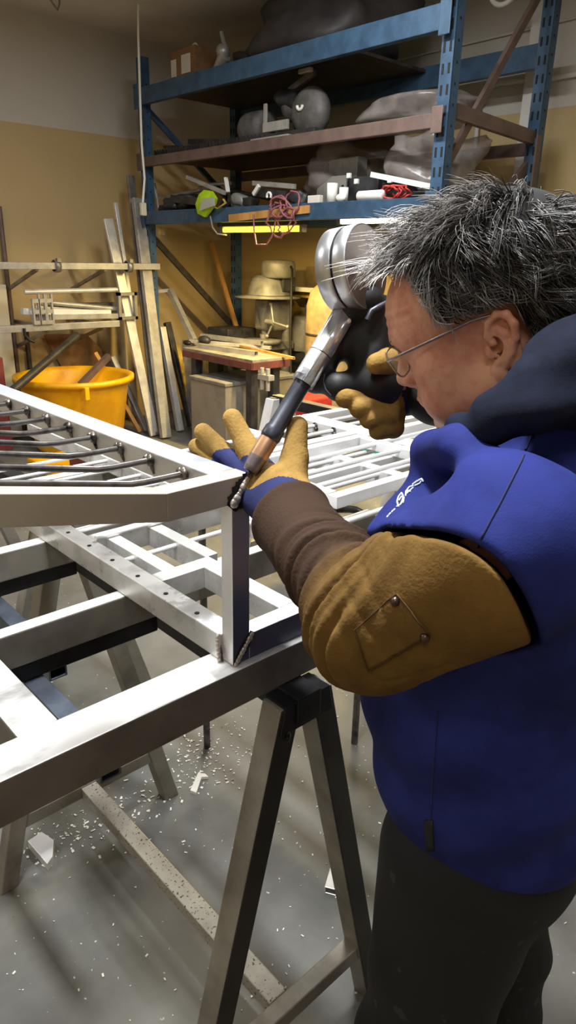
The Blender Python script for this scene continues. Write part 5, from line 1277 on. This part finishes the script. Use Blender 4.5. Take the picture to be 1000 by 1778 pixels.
def colour_left(c):
    mi = np.ones(len(c), int)
    fd = np.stack([chain(c, s, .004) for s in segs], 1); k = fd.argmin(1); near = fd.min(1) < .004
    for i, (s, cut) in enumerate(zip(segs, (.18, .52, .5, .5, -1))):
        a = A(*s[0][0]); b = A(*s[-1][0]); t = ((c-a) @ (b-a))/((b-a) @ (b-a))
        # leather wraps further down on the camera-right side of each finger
        e = (c-(a+(b-a)*np.clip(t, 0, 1)[:, None])) @ A(*_rt)
        mi[near & (k == i) & (t+e*9 > cut)] = 0
    band = s_cap(c, D3(452, 826, .985), D3(535, 822, .95), .022); mi[band < .004] = 0
    return mi
gl_l = np_obj('glove', vv, qq, ['glove_yellow', 'glove_blue'], man, mi=colour_left(cc), label='left glove, yellow leather with blue back, spread behind the nozzle')
# right glove
W2 = D3(706, 672, 1.07); q1, q2, q3, q4 = D3(680, 652, 1.045), D3(690, 668, 1.05), D3(690, 688, 1.05), D3(688, 704, 1.055)
palm2 = [(W2, .034, q1, .022), (W2, .033, q2, .021), (W2, .032, q3, .02), (W2, .03, q4, .018)]
segs2 = [[(q1, .020), (D3(645, 688, 1.01), .0150), (D3(600, 690, .985), .0145)], [(q2, .020), (D3(658, 706, 1.01), .0150), (D3(626, 708, .985), .0150)],
         [(q3, .019), (D3(672, 724, 1.01), .0150), (D3(642, 728, .99), .0145)], [(q4, .018), (D3(682, 742, 1.02), .014), (D3(656, 748, 1.0), .0135)],
         [(D3(695, 645, 1.03), .022), (D3(674, 628, .985), .0175), (D3(652, 632, .96), .015)]]
gf2 = glove(segs2, palm2, [(W2, .038, D3(722, 672, 1.09), .04)], 9)
c0_ = A(*D3(665, 690, 1.03)); vv, qq = surfnet(gf2, c0_-.13, c0_+.13, .0026); cc = vv[qq].mean(1)
mi = np.ones(len(cc), int); fd = np.stack([chain(cc, s, .004) for s in segs2], 1); k = fd.argmin(1); near = fd.min(1) < .004
for i, s in enumerate(segs2):
    a, b = A(*s[0][0]), A(*s[-1][0]); t = ((cc-a) @ (b-a))/((b-a) @ (b-a)); mi[near & (k == i) & (t > .22)] = 0
np_obj('glove', vv, qq, ['glove_yellow', 'glove_blue'], man, mi=mi, label='right glove gripping the black gun body')
mat('chrome_brushed', (196, 197, 200), .34, .9, (180, 181, 184), 4, 3)
# ------------------------------------------------------------------ the welding gun
tip, b0 = dep(434, 818, .977), dep(602, 537, .995)
ax = (tip-b0).normalized()
def on(t): return b0+(tip-b0)*t
gun = thing('welding_gun', 'black and silver welding gun with a round spool drum held in both gloves', 'welding gun', on(.3))
T1, T2, T3 = .43, .745, .805
mb = MB(); mb.lathe(b0-ax*.01, ax, [(0, 0), (.0165, 0), (.0165, .135*1.0), (.0165, (on(T1)-b0).length), (.0162, (on(T1)-b0).length+.002), (.0135, (on(T1)-b0).length+.007), (0, (on(T1)-b0).length+.007)], 36)
obj('chrome_barrel', mb, 'chrome', gun)
mb = MB(); mb.lathe(b0+ax*.075, ax, [(.0166, 0), (.0169, .0006), (.0166, .0012)], 30); obj('barrel_joint', mb, 'dark_steel', gun)
mb = MB(); mb.lathe(on(T1), ax, [(.0125, .005), (.0125, (on(T2)-on(T1)).length-.004), (.0145, (on(T2)-on(T1)).length), (.0150, (on(T3)-on(T1)).length-.004), (.0138, (on(T3)-on(T1)).length), (0, (on(T3)-on(T1)).length)], 32); obj('nozzle_tube', mb, 'nozzle_grey', gun)
L = (tip-on(T3)).length
mb = MB(); mb.lathe(on(T3), ax, [(.0132, 0), (.0136, .006), (.0136, L*.56), (.0132, L*.6), (.0118, L*.86), (.0105, L), (.0082, L), (.0082, L*.7), (0, L*.7)], 32); [mb.m.__setitem__(i_, 1) for i_, f_ in enumerate(mb.f) if (sum((mb.v[k_] for k_ in f_), V())/len(f_)-on(T3)).dot(ax) > L*.55]; obj('gas_nozzle', mb, ['copper', 'nozzle_tip'], gun, label='copper coloured gas nozzle')
mb = MB(); mb.cyl(on(T3)+ax*L*.7, tip+ax*.006, .0028, .0022, 12); obj('contact_tip', mb, 'tip_dark', gun)
# spool drum
dc = dep(637, 463, .965); da = (_rt*.80-_fw*.60-_up*.06).normalized(); R = .0575
mb = MB(); o0 = dc-da*.052
mb.lathe(o0, da, [(0, 0), (R*.9, 0), (R, .004), (R*1.0, .026), (R*.985, .0275), (R*.97, .0275)], 64); obj('drum_back', mb, 'chrome_brushed', gun)
mb = MB(); mb.lathe(o0+da*.0275, da, [(R*.955, 0), (R*.955, .003)], 48); obj('drum_gasket', mb, 'black_rubber', gun)
mb = MB(); mb.lathe(o0+da*.0305, da, [(R*.97, 0), (R*.985, .0005), (R, .002), (R, .0195), (R*.985, .0212), (R*.97, .0216)], 64); obj('drum_front', mb, 'chrome_brushed', gun)
mb = MB(); mb.lathe(o0+da*.0305, da, [(R*.972, .0205), (R*.96, .0218), (R*.2, .0222), (R*.18, .026), (0, .026)], 64); obj('drum_cover', mb, 'drum_grey', gun)
# handle body
HB = A(*D3(628, 612, 1.015)); e_ax = A(*ax)
U1 = A(*(dep(606, 562, 1.03))); U2 = A(*dep(668, 548, 1.01)); U3 = A(*dep(588, 672, .995)); U4 = A(*dep(655, 668, 1.015)); U5 = A(*dep(690, 640, 1.03))
def gun_sdf(P):
    d = s_cap(P, tuple(U1), tuple(U2), .022, .020); d = smin(d, s_cap(P, tuple(U2), tuple(U4), .022, .026), .03)
    d = smin(d, s_cap(P, tuple(U1), tuple(U4), .024, .028), .03); d = smin(d, s_cap(P, tuple(U3), tuple(U4), .021, .026), .02); d = smin(d, s_cap(P, tuple(A(*on(.2))+A(*_fw)*.03+A(*_rt)*.008), tuple(A(*on(.42))+A(*_fw)*.026+A(*_rt)*.014), .018, .02), .02)
    d = smin(d, s_cap(P, tuple(U4), tuple(U5), .022, .018), .02)
    d = smin(d, s_cap(P, tuple(A(*dep(612, 535, .99))), tuple(A(*dep(640, 520, .985))), .02, .02), .015)
    return d
vv, qq = surfnet(gun_sdf, HB-.13, HB+.13, .003); np_obj('gun_body', vv, qq, 'black_plastic', gun)
mb = MB(); s = trace(gun_sdf, 605, 556); mb.ball(s[0]+s[1]*.001, .0045, 12); obj('button', mb, 'white_plastic', gun)
mb = MB(); mb.path([dep(637, 556, .962), dep(645, 540, .962), dep(656, 534, .964), dep(672, 526, .97)], .0042, 10); obj('latch', mb, 'nozzle_grey', gun)
pp = [trace(gun_sdf, x, y) for x, y in ((563, 650), (562, 664), (566, 676), (575, 686))]
mb = MB(); mb.path([q[0]+q[1]*.0004 if q else dep(565, 665, .99) for q in pp], .0012, 6); obj('rim_highlight', mb, 'nozzle_grey', gun)  # painted highlight: thin grey line along the lower rim of the body
def smooth(pts, k=8):
    out = []; P = [pts[0]]+pts+[pts[-1]]
    for i in range(1, len(P)-2):
        for j in range(k):
            t = j/k; a, b, c, d = P[i-1], P[i], P[i+1], P[i+2]
            out.append(.5*((2*b)+(c-a)*t+(2*a-5*b+4*c-d)*t*t+(3*b-a-3*c+d)*t**3))
    return out+[pts[-1]]
mb = MB(); mb.path(smooth([dep(676, 650, 1.03), dep(712, 645, 1.08), dep(780, 650, 1.15), dep(870, 740, 1.22), V((1.02, .46, 1.0)), V((1.08, .34, .55)), V((1.12, .22, .12)), V((1.25, .1, .012)), V((1.5, 0, .012)), V((1.9, -.25, .012))]), .011, 10); obj('gun_cable', mb, 'black_rubber', gun)
# ------------------------------------------------------------------ lamps of the hall, plus one added fill lamp
def ceiling_lamp(x, y, lx, ly, power, lab, colr=(.96, .98, 1)):
    t = thing('ceiling_light', lab, 'lamp', (x, y, ZC-.1), 'ceiling lights')
    mb = MB(); mb.span((x-lx/2, y-ly/2, ZC-.07), (x+lx/2, y+ly/2, ZC-.002)); obj('lamp_housing', mb, 'white_plastic', t, bev=.006)
    mb = MB(); mb.span((x-lx/2+.03, y-ly/2+.03, ZC-.085), (x+lx/2-.03, y+ly/2-.03, ZC-.069)); obj('diffuser', mb, 'lamp_ceiling', t)
    ld = bpy.data.lights.new('ceiling_light', 'AREA'); ld.shape = 'RECTANGLE'; ld.size = lx; ld.size_y = ly; ld.energy = power; ld.color = colr
    lo = bpy.data.objects.new('ceiling_light', ld); COL.objects.link(lo); lo.location = (x, y, ZC-.09)
ceiling_lamp(.5, .98, .13, .45, 112, 'ceiling light over the front of the work table')
ceiling_lamp(2.4, 2.6, .3, 1.2, 80, 'ceiling light over the far end of the table')
ceiling_lamp(-.9, 3.6, .3, 1.2, 42, 'ceiling light at the upper left over the open floor')
ceiling_lamp(-1.0, -.6, .3, 1.2, 13, 'added fill light behind and left of the camera')  # added fill lamp, brightens the faces turned to the camera
ceiling_lamp(2.6, -1.2, .3, 1.2, 16, 'ceiling light behind the man')
w = bpy.data.worlds.new('world'); SC.world = w; w.use_nodes = True
w.node_tree.nodes['Background'].inputs['Color'].default_value = (.5, .5, .52, 1); w.node_tree.nodes['Background'].inputs['Strength'].default_value = .05
SC.view_settings.view_transform = 'Standard'; SC.view_settings.look = 'None'; SC.view_settings.exposure = 0.0; SC.view_settings.gamma = 1.0
SC.view_settings.use_curve_mapping = False
SC.cycles.use_denoising = True
SC.cycles.max_bounces = 8; SC.cycles.transparent_max_bounces = 12
SC.cycles.sample_clamp_indirect = 6.0
